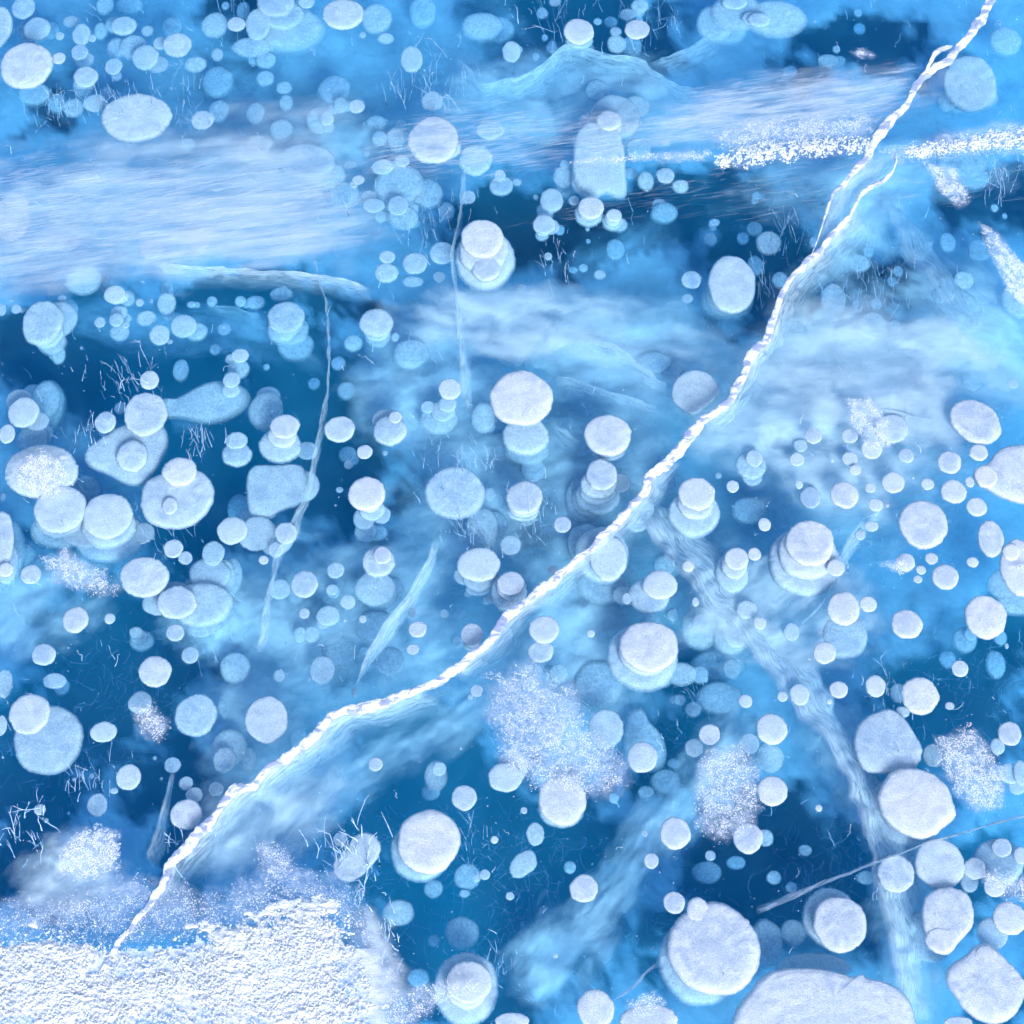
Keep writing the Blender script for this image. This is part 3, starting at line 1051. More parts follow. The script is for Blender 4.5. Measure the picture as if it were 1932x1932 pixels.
def body(vs, fs, de):
    rad = de[1]; de = de[0]
    m = mesh('bubble_body', vs, fs)
    if rad is not None:
        m.attributes.new('rad', 'FLOAT', 'POINT').data.foreach_set('value', np.array(rad, dtype=np.float32))
    m.attributes.new('dens', 'FLOAT', 'POINT').data.foreach_set('value', np.array(de, dtype=np.float32))
    return m


DSC = .62


def read_bubbles(text):
    out, ox, oy = [], 0, 0
    K = 640 / 1932 * 1932 / 2499
    for line in text.strip().splitlines():
        line = line.strip()
        if line.startswith('T'):
            _, a, b = line.split(); ox, oy = float(a) * 1932 / 2499, float(b) * 1932 / 2499
            continue
        bits = [s.strip() for s in line.split('|')]
        plus = bits[0].startswith('+')
        q = bits[0].lstrip('+').split()
        if q[0] == 'P':
            p = np.array([float(v) for v in q[2:]]).reshape(-1, 2) * K + (ox, oy)
            c = p.mean(0); e = dict(x=c[0], y=c[1], rx=np.ptp(p[:, 0]) / 2, ry=np.ptp(p[:, 1]) / 2, d=float(q[1]), rot=0, poly=p)
        else:
            v = [float(s) for s in q]
            e = dict(x=v[0] * K + ox, y=v[1] * K + oy, rx=v[2] * K, ry=v[3] * K, d=v[4], rot=v[5] if len(v) > 5 else 0, poly=None)
        e['parts'] = []; e['d'] *= DSC * (.8 if e['y'] < 640 and e['x'] < 1050 else 1); e['rx'] *= 1.06; e['ry'] *= 1.06
        if e['poly'] is not None:
            e['poly'] = (e['poly'] - (e['x'], e['y'])) * 1.04 + (e['x'], e['y'])
        e['ref'], e['label'] = (bits[1], bits[2]) if len(bits) > 2 else (None, None)
        if plus:
            out[-1]['parts'].append(e)
        else:
            out.append(e)
    return out


def make_bubble(e, seed, lower=False):
    e['d'] = min(e['d'], 5.6)
    z = zd(e['d'])
    p, s, sn = at(e['x'], e['y'], z)
    r = math.sqrt(e['rx'] * e['ry']) * s
    n = 22 if r < .012 else 40 if r < .03 else 84 if r < .06 else 150
    if e['poly'] is not None:
        q = np.array([at(a, b, z)[0][:2] for a, b in chaikin(e['poly'], 3)]) - p[:2]
        if np.sum(q[:, 0] * np.roll(q[:, 1], -1) - np.roll(q[:, 0], -1) * q[:, 1]) < 0:
            q = q[::-1]
        outline = q
    else:
        a = np.linspace(0, 2 * math.pi, n, endpoint=False)
        c, t = math.cos(math.radians(e['rot'])), math.sin(math.radians(e['rot']))
        X, Y = np.cos(a) * e['rx'] * s, np.sin(a) * e['ry'] * s
        outline = np.stack([X * c - Y * t, (X * t + Y * c) / sn], 1)
    th = min(max(r * (0.34 if not lower else 0.6), .004), .03 if not lower else .045)
    if e['d'] > 2:
        th = min(r * .7, .035)
    th = max(.003, min(th, -BASE_Z - .026 + z))
    vs, fs, de = bubble_geo(outline, r, th, e['d'], seed)
    return vs, fs, de, p, (M_NEAR if e['d'] < .85 else M_MID if e['d'] < 1.7 else M_DEEP)


ENT = read_bubbles(BUBBLES)
for i, e in enumerate(ENT):
    e['i'] = i
    e['area'] = max([e['rx'] * e['ry']] + [q['rx'] * q['ry'] for q in e['parts']])
    e['seen'] = -20 < e['x'] < 1952 and -20 < e['y'] < 1952
singles = sorted([e for e in ENT if not e['parts']], key=lambda e: (e['label'] is None, -e['area']))
keep = [e for e in ENT if e['parts']] + singles[:300]
rest = singles[300:]
keep.sort(key=lambda e: e['i'])
MARKS = [e for e in keep if e['ref']]


def describe(e):
    r = math.sqrt(e['area'])
    size = 'tiny' if r < 8 else 'small' if r < 13 else 'medium' if r < 19 else 'large' if r < 30 else 'very large'
    d = e['d'] / DSC
    tint = 'bright white' if d < .45 else 'white' if d < 1.2 else 'pale' if d < 2.4 else 'lavender-blue' if d < 3.6 else 'faint blue' if d < 4.7 else 'dim deep-blue'
    k = e['rx'] / e['ry']
    shape = 'wide' if k > 1.42 else 'upright' if k < .86 else 'oval' if k > 1.22 else 'round'
    noun = 'bubble stack' if e['parts'] else 'bubble'
    m = min((q for q in MARKS if q is not e), key=lambda q: math.hypot(q['x'] - e['x'], q['y'] - e['y']) - .6 * math.sqrt(q['area']))
    dx, dy = e['x'] - m['x'], e['y'] - m['y']
    a = math.degrees(math.atan2(-dy, dx)) % 360
    way = ['right of', 'above-right of', 'above', 'above-left of', 'left of', 'below-left of', 'below', 'below-right of'][int((a + 22.5) // 45) % 8]
    return '%s %s %s %s %s the %s' % (size, tint, shape, noun, way, m['ref']), math.hypot(dx, dy)


texts = {}
for e in keep:
    if not e['label']:
        t, dist = describe(e); texts.setdefault(t, []).append((dist, e))
RANK = ['nearest to it', 'second out', 'third out', 'fourth out', 'fifth out', 'sixth out', 'seventh out', 'eighth out']
for t, lst in texts.items():
    lst.sort(key=lambda q: q[0])
    for k, (_, e) in enumerate(lst):
        e['label'] = t if len(lst) == 1 else t + ', ' + RANK[k]

for e in keep:
    i = e['i']
    if e['parts']:
        p, _, _ = at(e['x'], e['y'], zd(e['d']))
        lv = [e] + e['parts']
        for a_, b_ in zip(list(lv), list(lv)[1:]):
            if b_['d'] - a_['d'] > .55 and math.hypot(a_['x'] - b_['x'], a_['y'] - b_['y']) < 1.1 * max(a_['rx'], b_['rx']) and (i % 3 or e['ref']):
                e['parts'].append(dict(x=.5 * (a_['x'] + b_['x']), y=.5 * (a_['y'] + b_['y']), rx=(.38 + .1 * (i % 5) / 4) * (a_['rx'] + b_['rx']), ry=(.38 + .1 * (i % 5) / 4) * (a_['ry'] + b_['ry']), d=.5 * (a_['d'] + b_['d']), rot=0, poly=None))
        root = obj('bubble_stack', None, label=e['label'], cat='bubble stack', group='bubble stacks frozen in the ice', loc=p)
        for k, q in enumerate([e] + e['parts']):
            vs, fs, de, pp, mat = make_bubble(q, i * 13 + k * 7 + 1, k > 0)
            obj('upper_bubble' if k == 0 else 'stacked_bubble', body(vs, fs, de), mat, parent=root, loc=pp - p)
    else:
        vs, fs, de, p, mat = make_bubble(e, i * 13 + 1)
        obj('gas_bubble', body(vs, fs, de), mat, label=e['label'], cat='bubble', group='gas bubbles frozen in the ice', loc=p)

# the smallest ones, and the ones just outside the frame, as one mass
rg = np.random.default_rng(5)
extra = list(rest)
pool = [q for e in ENT for q in [e] + e['parts'] if q['d'] > .8 and q['rx'] > 9 and 0 < q['x'] < 1932 and ((q['y'] < 480) or (q['x'] < 620 and q['y'] < 1250) or (640 < q['x'] < 1300 and 650 < q['y'] < 1350))]
for _ in range(170):
    q = pool[int(rg.integers(len(pool)))]
    a = rg.uniform(0, 6.28); r = math.sqrt(q['rx'] * q['ry']) * rg.uniform(.45, .95)
    extra.append(dict(x=q['x'] + math.cos(a) * q['rx'] * rg.uniform(.5, 1.3), y=q['y'] + math.sin(a) * q['ry'] * rg.uniform(.4, 1.1) + 5, rx=r * rg.uniform(.9, 1.2), ry=r * .88, d=min(3.3, q['d'] + rg.uniform(.2, .9)), rot=0, poly=None, parts=[], i=7000 + len(extra)))
n_in = len(extra)
while len(extra) < n_in + 260:
    x, y = rg.uniform(-900, 2832), rg.uniform(-700, 2500)
    if -60 < x < 1992 and -60 < y < 1992:
        continue
    r = 8 + 40 * rg.random() ** 2.5
    extra.append(dict(x=x, y=y, rx=r, ry=r * .9, d=rg.uniform(0, 5) ** 1.0, rot=0, poly=None, parts=[], i=9000 + len(extra)))
for cls, nm, mat in ((0, 'near', M_NEAR), (1, 'deep', M_DEEP)):
    V, F, DE, RA, o = [], [], [], [], 0
    for e in extra:
        if (e['d'] >= 2.0) != bool(cls):
            continue
        vs, fs, de, p, _ = make_bubble(e, e['i'] * 13 + 1)
        V += [(a + p[0], b + p[1], c + p[2]) for a, b, c in vs]; F += [tuple(q + o for q in f) for f in fs]; o += len(vs); DE += de[0]; RA += de[1]
    obj('scattered_small_bubbles', body(V, F, (DE, RA)), mat, kind='stuff', cat='bubbles',
        label='scatter of the smallest white bubbles just under the ice surface' if not cls else 'scatter of the smallest blue bubbles deep in the ice')

# ------------------------------------------------------------------ milky clouds of fine bubbles in the ice
def dens_sheet(name, X, Y, Z, D, cut, mat, **kw):
    """open sheet over a grid, kept only where its density is above cut"""
    n = X.shape
    I = np.arange(X.size).reshape(n)
    f = np.stack([I[:-1, :-1].ravel(), I[:-1, 1:].ravel(), I[1:, 1:].ravel(), I[1:, :-1].ravel()], 1)
    f = f[(D.ravel()[f] > cut).any(1)]
    used = np.unique(f); mp = np.full(X.size, -1); mp[used] = np.arange(len(used))
    m = mesh(name, np.stack([X.ravel(), Y.ravel(), Z.ravel()], 1)[used], mp[f])
    m.attributes.new('dens', 'FLOAT', 'POINT').data.foreach_set('value', np.maximum(D.ravel()[used] - cut, 0).astype(np.float32))
    return obj(name, m, mat, **kw)


def cloud(label, x, y, rx, ry, rot, d, dens, stretch=3.0, streaky=False, seed=0):
    root = None
    for k in range(1):
        z = zd(d * .8) if d < 1.65 else zd(2.5) if d < 2.5 else BASE_Z + .016
        p, s, sn = at(x, y, z)
        n = 84
        g = np.linspace(-1.35, 1.35, n)
        U, V = np.meshgrid(g, g)
        sk = seed + k * .37
        A, B = U * rx / 100, V * ry / 100
        wr_ = (fbm(A * 1.4 + 31, B * 1.4 + sk, 3) - .5) * 1.6
        r = np.sqrt(U * U + V * V) + (fbm(A * .9 + sk, B * 1.3 + 3.1 * sk) - .5) * .95 + (fbm(A * 2.4 + sk, B * 5, 3) - .5) * .4
        f = np.clip((1.12 - r) / .85, 0, 1); f = f * f * (3 - 2 * f)
        f = f * np.clip((1.35 - np.maximum(abs(U), abs(V))) / .12, 0, 1)
        det = fbm(U * 2.2 + 9 * sk, V * 2.2 * stretch + sk, 5) if streaky else fbm(A * 1.0 + 9 * sk + wr_, B * 3.0 + sk + 1.5 * wr_, 6)
        D = f * np.clip(.5 + 1.9 * (det - .30), .12, 1.1) * min(1.0, dens * 1.25)
        c, q = math.cos(math.radians(rot)), math.sin(math.radians(rot))
        X, Y = U * rx * s, V * ry * s
        WX, WY = X * c - Y * q, (X * q + Y * c) / sn
        wav = (fbm(U * 1.3 + 4, V * 1.3 + seed, 3) - .5) * (min(.03, -z * .9) if d < 2.5 else .01)
        Z = np.minimum(wav, -z - .0015)
        o = dens_sheet('milky_ice' if k == 0 else 'lower_layer', WX, WY, Z, D, .04, M_MILKS if streaky else M_MILK, parent=root, loc=p - p0 if root else p)
        if k == 0:
            root, p0 = o, p
            o['label'], o['category'], o['kind'], o['group'] = label, 'milky ice', 'stuff', 'milky patches in the ice'
    return root


CLOUDS = [
    ('broad milky white band across the upper corner', 330, 370, 470, 170, 4, 0.7, 0.66, 5, True),
    ('brightest streak of the upper milky band', 420, 440, 330, 80, 6, 0.25, 0.5, 8, True),
    ('milky band running out to the picture edge below the streaks', 90, 490, 220, 70, 8, 0.4, 0.5, 5, True),
    ('blue-grey milk behind the bubbles at the top', 560, 170, 340, 180, -8, 2.6, 0.62, 1.8, False),
    ('milky patch between the top edge bubbles', 860, 100, 200, 140, 0, 2.6, 0.7, 1.8, False),
    ('thin milk behind the upper corner bubbles', 190, 110, 240, 130, 0, 5, 0.62, 1.8, False),
    ('milk under the bubble heap in the wind streaks', 560, 290, 280, 100, 5, 2.3, 0.62, 1.8, False),
    ('hazy milk around the mountain-like veil', 1060, 190, 270, 90, 0, 2.4, 0.62, 1.8, False),
    ('white milk beside the snow ridge', 1480, 205, 330, 70, 8, 0.6, 0.62, 6, True),
    ('faint milk below the snow ridge', 1620, 340, 320, 80, 5, 2.2, 0.6, 1.8, False),
    ('milky fan beside the fork of the crack', 1600, 420, 90, 160, -20, 2.0, 0.8, 1.8, False),
    ('milky cloud under the grey-lavender disc', 810, 740, 170, 180, 0, 1.9, 0.95, 1.8, False),
    ('drifting milk below the two-disc stack', 1000, 615, 290, 90, -8, 1.1, 0.6, 1.8, False),
    ('blue milk below the drum-shaped stack', 1180, 500, 150, 90, 25, 4.4, 0.62, 1.8, False),
    ('pale milk beside the pointed lavender disc', 1190, 690, 260, 140, -10, 2, 0.95, 1.8, False),
    ('white fog outside the crack', 1640, 700, 370, 140, -6, 1.1, 0.6, 1.8, False),
    ('milky fog above the scattered small discs', 1560, 830, 300, 150, -10, 1.5, 0.75, 1.8, False),
    ('thin milk among the scattered small discs', 1680, 930, 270, 140, 10, 2.2, 0.75, 1.8, False),
    ('hazy milk by the picture edge above the leaning oval', 1820, 620, 210, 140, -30, 1.8, 0.85, 1.8, False),
    ('milk around the frost-bearded bubble', 900, 960, 190, 150, 10, 2.2, 0.9, 1.8, False),
    ('milk around the tiered cake bubble', 1110, 900, 170, 170, 0, 2.3, 0.9, 1.8, False),
    ('milk under the ring-topped bubble', 740, 1180, 160, 180, 10, 2.2, 0.9, 1.8, False),
    ('glowing milk around the bell-shaped bubble', 580, 1190, 140, 160, 10, 2.4, 0.8, 1.8, False),
    ('pale milk inside the bend of the crack', 470, 1390, 130, 150, 10, 2.2, 0.95, 1.8, False),
    ('milk around the crack-crossed tower', 1110, 1130, 140, 170, 10, 2.2, 0.95, 1.8, False),
    ('milky cone under the tilted double disc', 1080, 1290, 120, 150, 25, 2.0, 0.95, 1.8, False),
    ('milky cloud below the bright disc on dome', 1480, 1160, 190, 110, 10, 1.5, 1.0, 1.8, False),
    ('milky column below the overlapping disc pair', 1380, 1130, 110, 150, 20, 2.2, 0.95, 1.8, False),
    ('blue milk by the picture edge over the dark pool', 70, 1140, 190, 100, 25, 2.3, 0.85, 1.8, False),
    ('blue milk beside the three-lobed cluster', 420, 1190, 120, 100, 20, 2.2, 0.95, 1.8, False),
    ('pale ring of milk beside the snow sheet', 140, 1660, 120, 85, 20, 0.9, 0.95, 1.8, False),
    ('wispy milk below the crack above the snow sheet', 500, 1560, 190, 110, 35, 1.6, 0.62, 1.8, False),
    ('wispy milk under the bend of the crack', 760, 1420, 230, 70, 32, 2.2, 0.62, 1.8, False),
    ('pale diagonal veil of milk', 1190, 1630, 250, 62, 50, 2.4, 1.0, 1.8, False),
    ('wide foot of the pale diagonal veil', 1060, 1800, 150, 85, 48, 2.4, 1.0, 1.8, False),
    ('head of the pale diagonal veil', 1340, 1430, 150, 62, 50, 2.4, 0.9, 1.8, False),
    ('milk along the long fracture', 1650, 1500, 80, 260, 28, 2.2, 0.85, 1.8, False),
    ('milk around the lower end of the long fracture', 1710, 1780, 75, 220, 3, 1.8, 0.95, 1.8, False),
    ('milk under the vast bottom bubble', 1490, 1860, 250, 110, 0, 3.4, 0.95, 1.8, False),
    ('blue milk between the crack and the clear pool', 1740, 1190, 190, 80, 30, 4.2, 0.62, 1.8, False),
    ('milk beside the edge of the snow sheet', 700, 1800, 70, 150, 15, 0.4, 0.95, 1.8, False),
    ('faint milk under the blue bubbles', 330, 620, 320, 60, -8, 4.8, 0.62, 1.8, False),
]
for k, c in enumerate(CLOUDS):
    cloud(*c, seed=k * 1.37 + 2)


# the pale blue milky floor of the ice, with clear dark pools left open in it
POOLS = [(430, 60, 55, 75), (120, 185, 60, 50), (1130, 45, 160, 75), (1230, 90, 80, 60), (1620, 95, 140, 50), (1010, 430, 150, 90), (1150, 390, 200, 50), (1450, 520, 110, 90), (1400, 400, 150, 60),
         (1650, 540, 100, 70), (1860, 370, 90, 60), (220, 690, 230, 110), (110, 640, 130, 60), (430, 570, 260, 45), (560, 740, 130, 110), (640, 870, 110, 150), (410, 890, 140, 120), (330, 1010, 70, 60), (120, 1010, 50, 40),
         (240, 1220, 170, 150), (190, 1330, 160, 100), (60, 1460, 120, 130), (330, 1480, 100, 70), (60, 1640, 90, 80), (330, 1640, 60, 70), (800, 1420, 120, 90), (900, 1570, 260, 120), (1010, 1730, 190, 150),
         (830, 1770, 130, 150), (1290, 1420, 110, 80), (1480, 1640, 180, 140), (1270, 1780, 70, 80), (1800, 1310, 150, 150), (1900, 1200, 60, 80), (1700, 1440, 70, 80), (1850, 1650, 90, 70), (1560, 1740, 120, 70),
         (620, 1130, 60, 60), (640, 1210, 40, 60), (1000, 1000, 40, 40), (1280, 1280, 70, 40), (1870, 1900, 60, 60), (950, 40, 50, 40), (1330, 1650, 60, 60), (940, 1900, 60, 60)]
gx, gy = np.meshgrid(np.arange(-700, 2650, 12.0), np.arange(-700, 2650, 12.0))
wx, wy = gx + (fbm(gx / 90, gy / 90, 4) - .5) * 130, gy + (fbm(gx / 90 + 40, gy / 90, 4) - .5) * 130
hole = np.zeros_like(gx)
for (x, y, rx, ry) in POOLS:
    q_ = np.sqrt(((wx - x) / rx) ** 2 + ((wy - y) / ry) ** 2)
    hole = np.maximum(hole, np.clip((1.40 - q_ + (fbm(gx / 26 + x, gy / 26, 3) - .5) * .9) / .6, 0, 1))
outside = (gx < -40) | (gx > 1972) | (gy < -40) | (gy > 1972)
hole = np.where(outside, np.clip((fbm(gx / 160 + 8, gy / 160, 3) - .5) * 6, 0, 1), hole)
D = (1 - .86 * hole * hole * (3 - 2 * hole)) * np.clip(.9 + 1.5 * (fbm(gx / 120 + 3, gy / 90, 5) - .32), .55, 1.1)
W = at_many(gx, gy, BASE_Z).reshape(*gx.shape, 3)
dens_sheet('deep_milky_ice', W[..., 0], W[..., 1], W[..., 2] + (fbm(gx / 60, gy / 60, 3) - .5) * .02, D, .03, M_BASE, label='pale blue milky floor of the ice with clear dark pools in it', cat='milky ice', kind='stuff')

D2 = (1 - np.clip(hole * 1.6, 0, 1)) * np.clip(.45 + 2.0 * (fbm(gx / 150 + 13, gy / 110 + 4, 5) - .36), 0, .95) * ~outside
Zs = BASE_Z + .026
W = at_many(gx, gy, Zs).reshape(*gx.shape, 3)
dens_sheet('milky_haze_layer', W[..., 0], W[..., 1], W[..., 2] + (fbm(gx / 70 + 5, gy / 70, 3) - .5) * .012, D2, .05, M_MILK, label='thin pale milky haze hanging between the upper and lower bubbles', cat='milky ice', kind='stuff')

# ------------------------------------------------------------------ fracture planes (thin crystal-dusted sheets standing in the ice)
def tile(ox, oy, pts):
    K = 640 / 2499
    return [(x * K + ox * 1932 / 2499, y * K + oy * 1932 / 2499) for x, y in pts]


def resample(p, step):
    p = np.asarray(p, float)
    L = np.concatenate([[0], np.cumsum(np.hypot(*np.diff(p, axis=0).T))])
    t = np.linspace(0, L[-1], max(4, int(L[-1] / step)))
    q = np.stack([np.interp(t, L, p[:, 0]), np.interp(t, L, p[:, 1])], 1)
    for _ in range(2):
        q[1:-1] = .25 * q[:-2] + .5 * q[1:-1] + .25 * q[2:]
    return q


def sheet_mesh(A, B, za, zb, dens, core=.5, nv=9, rough=.004, seed=0):
    """sheet between edge A (depth za) and edge B (depth zb), both polylines in photograph units"""
    n = max(len(A), len(B))
    A = np.stack([np.interp(np.linspace(0, 1, n), np.linspace(0, 1, len(A)), np.asarray(A)[:, k]) for k in (0, 1)], 1)
    B = np.stack([np.interp(np.linspace(0, 1, n), np.linspace(0, 1, len(B)), np.asarray(B)[:, k]) for k in (0, 1)], 1)
    vs, de, uv = [], [], []
    u = 0
    for i in range(n):
        pa, pb = at(*A[i], za)[0], at(*B[i], zb)[0]
        if i:
            u += np.linalg.norm(pa - last)
        last = pa
        wd = np.linalg.norm(pb - pa)
        e = min(1, min(i, n - 1 - i) / 3)
        for j in range(nv):
            v = j / (nv - 1)
            q = pa + (pb - pa) * v
            jit = (vnoise(np.array(u * 60 + seed), np.array(v * 7.0 + seed * 3)) - .5) * rough * 2
            vs.append((q[0] + jit, q[1] + jit * .5, min(q[2] + jit, -.0015)))
            prof = (v / core) if v < core else (1 - v) / (1 - core)
            de.append(dens * e * max(0.0, min(1, prof * 3.0)) if core > 0.001 else dens * e * (1 - v) ** 1.2)
            uv.append((u + seed, v * wd + seed))
    I = np.arange(n * nv).reshape(n, nv)
    f = np.stack([I[:-1, :-1].ravel(), I[1:, :-1].ravel(), I[1:, 1:].ravel(), I[:-1, 1:].ravel()], 1)
    m = mesh('fracture_sheet', vs, f)
    m.attributes.new('dens', 'FLOAT', 'POINT').data.foreach_set('value', np.array(de, dtype=np.float32))
    ul = m.uv_layers.new(name='UVMap')
    li = np.zeros(len(m.loops), dtype=np.int32); m.loops.foreach_get('vertex_index', li)
    ul.data.foreach_set('uv', np.array(uv, dtype=np.float32)[li].ravel())
    return m


def ribbon(label, pts, wid, d0, d1, dens, seed, core=.5):
    q = resample(pts, 8)
    t = np.gradient(q, axis=0); t /= np.linalg.norm(t, axis=1)[:, None] + 1e-9
    nrm = np.stack([-t[:, 1], t[:, 0]], 1)
    ws = np.interp(np.linspace(0, 1, len(q)), np.linspace(0, 1, len(wid)), wid)[:, None]
    ws = ws * (.75 + .5 * vnoise(np.arange(len(q)) * .23 + seed, np.zeros(len(q)))[:, None])
    m = sheet_mesh(q + nrm * ws / 2, q - nrm * ws / 2, zd(d0 * .7), zd(d1 * .8), dens * 1.35, core, seed=seed)
    return obj('fracture_plane', m, M_VEIL, label=label, cat='fracture', group='fracture planes in the ice')


F1 = tile(620, 620, [(430, 0), (480, 200), (520, 330), (550, 550), (550, 760), (550, 950), (530, 1100), (490, 1330), (450, 1500), (420, 1700), (370, 1850), (320, 1932)]) + \
     tile(620, 1240, [(300, 200), (180, 330), (150, 480), (110, 650), (90, 800), (80, 960), (20, 1060)])
ribbon('long thin upright fracture past the square block bubble', F1, [8, 5, 4, 4, 7, 16, 12, 20, 20, 10, 18, 12], .8, 1.6, .38, 1)
ribbon('faint upright fracture passing the two-disc stack', tile(620, 0, [(1560, 1250), (1530, 1450), (1520, 1620), (1480, 1760), (1450, 1880)]) + tile(620, 620, [(1480, 200), (1510, 400), (1530, 600), (1550, 800), (1560, 950), (1590, 1180)]), [12, 8, 7, 8, 10, 20, 24, 18], .8, 1.8, .42, 2)
ribbon('torn slanting fracture above the bend of the crack', tile(620, 1240, [(1345, 210), (1320, 360), (1230, 530), (1150, 700), (1020, 850), (930, 1000), (830, 1140), (740, 1350)]), [6, 18, 26, 30, 34, 24, 14, 6], .8, 2.0, .55, 3)
ribbon('long broad fracture running past the vein-split bubble', tile(1240, 1240, [(1030, 20), (1200, 200), (1400, 380), (1560, 600), (1700, 780), (1900, 1000)]) +
       tile(1859, 1240, [(100, 1090), (230, 1200), (330, 1350), (450, 1550), (600, 1750), (700, 1932)]) +
       tile(1859, 1859, [(730, 130), (850, 420), (940, 620), (980, 800), (1010, 1000), (1060, 1300), (1090, 1600), (1110, 1932)]), [50, 90, 85, 75, 80, 80, 56, 56, 74, 80, 82, 66, 66], .8, 2.2, .8, 4, .66)
ribbon('slender forked fracture beside the split white disc', tile(0, 1859, [(1280, 60), (1250, 200), (1210, 400), (1170, 600), (1130, 720), (1160, 800)]), [14, 14, 16, 24, 34, 10], 1.0, 2.0, .5, 5)
ribbon('thin wispy fracture hanging under the bright disc on dome', tile(1859, 1240, [(930, 0), (760, 120), (650, 290), (590, 420), (540, 560), (420, 740), (280, 860)]), [14, 22, 26, 14, 8, 6, 6], 1.0, 2.0, .42, 6)
ribbon('faint rime plane between the fork and the picture edge', tile(1859, 0, [(930, 1450), (1010, 1600), (1100, 1750), (1180, 1900)]) + tile(1859, 620, [(1230, 40), (1330, 200), (1480, 420), (1560, 520)]), [30, 40, 60, 60, 50, 20], 1.5, 3.0, .42, 7, .8)
ribbon('faint fracture below the leaning white oval', tile(1859, 620, [(1075, 1060), (1075, 1250), (1080, 1400)]), [12, 8, 14], .8, 1.4, .4, 8)
ribbon('faint rime streak beside the lower corner snow grains', tile(1859, 620, [(860, 1130), (1000, 1160), (1160, 1195), (1260, 1220)]), [4, 4, 6, 3], .8, 1.0, .5, 9)

# veils with one crisp rim that fade away downwards
def veil(label, rim, off, d0, d1, dens, seed):
    A = resample(rim, 8)
    B = A + np.array(off)
    m = sheet_mesh(A, B, zd(d0 * .75), zd(d1 * .85), dens * 1.3, 0, nv=14, rough=.003, seed=seed)
    return obj('rime_veil', m, M_VEIL, label=label, cat='veil', group='rime veils in the ice')


veil('mountain-shaped grey veil with a crisp rim below the clean round bubble', tile(1240, 0, [(-40, 600), (100, 560), (230, 490), (320, 410), (400, 330), (480, 320), (560, 345), (680, 385), (800, 405), (900, 405), (1020, 460), (1150, 560), (1300, 640), (1400, 660)]), (10, 85), 2.4, 4.2, .62, 11)
veil('second grey veil meeting the mountain-shaped one', tile(1240, 0, [(1030, 468), (1120, 430), (1220, 398), (1330, 350), (1450, 270), (1500, 230)]), (60, 70), 2.8, 4.4, .5, 12)
veil('grey veil with a notched rim at the top', tile(620, 0, [(1480, 420), (1560, 480), (1640, 570), (1690, 640), (1750, 605), (1850, 580), (1960, 565)]), (0, 60), 2.6, 4.0, .5, 13)
veil('crinkled arching veil under the upper milky band', tile(0, 620, [(1100, 60), (1300, 85), (1500, 90), (1700, 95), (1932, 120)]) + tile(620, 620, [(150, 110), (300, 130), (450, 150), (560, 160), (700, 195), (850, 250)]), (20, 45), .6, 2.4, .55, 14)
veil('blue veil curving through the dark ice left of the thin fracture', tile(0, 620, [(1500, 370), (1700, 385), (1900, 430)]) + tile(620, 620, [(80, 520), (200, 660), (330, 710), (480, 745)]), (40, 60), 3.8, 5.0, .35, 15)
veil('feathery broken veil below the pale milk', tile(1240, 620, [(480, 500), (600, 600), (750, 660), (880, 720), (960, 800), (1080, 900), (1180, 980)]), (-25, 60), 1.2, 2.6, .4, 16)
veil('curved veil passing under the pointed disc', tile(1240, 620, [(330, 900), (500, 920), (700, 990), (900, 1060), (1050, 1110), (1140, 1180)]), (10, 60), 2.2, 3.6, .42, 17)
veil('slanting veil that rises to the big mushroom cap', tile(1240, 620, [(300, 1180), (380, 1270), (480, 1330), (560, 1380)]), (-20, 90), 2.2, 4.0, .45, 18)
veil('curving veil between crack and tiered cake bubble', tile(1240, 620, [(830, 1530), (880, 1610), (980, 1690), (1040, 1730)]), (-30, 50), 2.0, 3.0, .45, 19)

# ------------------------------------------------------------------ the white snow-filled crack
MAIN = tile(1859, 0, [(1712, -60), (1690, 0), (1645, 80), (1625, 140), (1560, 190), (1510, 285), (1440, 370), (1340, 450), (1250, 520), (1195, 560), (1120, 655), (1065, 760), (965, 850), (900, 950), (840, 1060), (800, 1150), (720, 1215), (660, 1290), (545, 1400), (505, 1470), (475, 1550), (440, 1680), (405, 1780), (360, 1890)])
THICK = tile(1859, 0, [(985, 1140), (992, 1190), (962, 1260), (880, 1335), (800, 1370), (735, 1425), (685, 1510), (650, 1590), (575, 1670), (490, 1765), (410, 1860)]) + \
    tile(1859, 620, [(380, 20), (270, 115), (195, 200), (145, 300), (105, 400), (72, 500), (58, 590), (5, 680)]) + \
    tile(1240, 620, [(1860, 665), (1790, 750), (1740, 860), (1680, 960), (1635, 1060), (1540, 1140), (1430, 1215), (1390, 1280), (1310, 1380), (1230, 1480), (1090, 1590), (1040, 1655), (1010, 1750), (905, 1850), (870, 1900)]) + \
    tile(1240, 1240, [(775, 130), (690, 215), (600, 300), (540, 350), (460, 425), (375, 485), (260, 590), (190, 655), (85, 735), (0, 805)]) + \
    tile(620, 1240, [(1790, 905), (1690, 1025), (1560, 1130), (1450, 1205), (1330, 1290), (1200, 1340), (1000, 1400), (900, 1450), (760, 1490), (640, 1500), (570, 1535), (500, 1620), (420, 1690), (300, 1780), (200, 1855), (120, 1905)]) + \
    tile(0, 1859, [(1860, 170), (1740, 210), (1640, 310), (1570, 400), (1505, 490), (1400, 595), (1300, 700), (1235, 790), (1190, 900), (1140, 985), (1080, 1070), (1010, 1150), (960, 1215), (890, 1300), (850, 1390), (800, 1480), (745, 1580)])
LOOP = tile(1859, 0, [(1400, 345), (1330, 355), (1270, 390), (1225, 480), (1200, 545)])


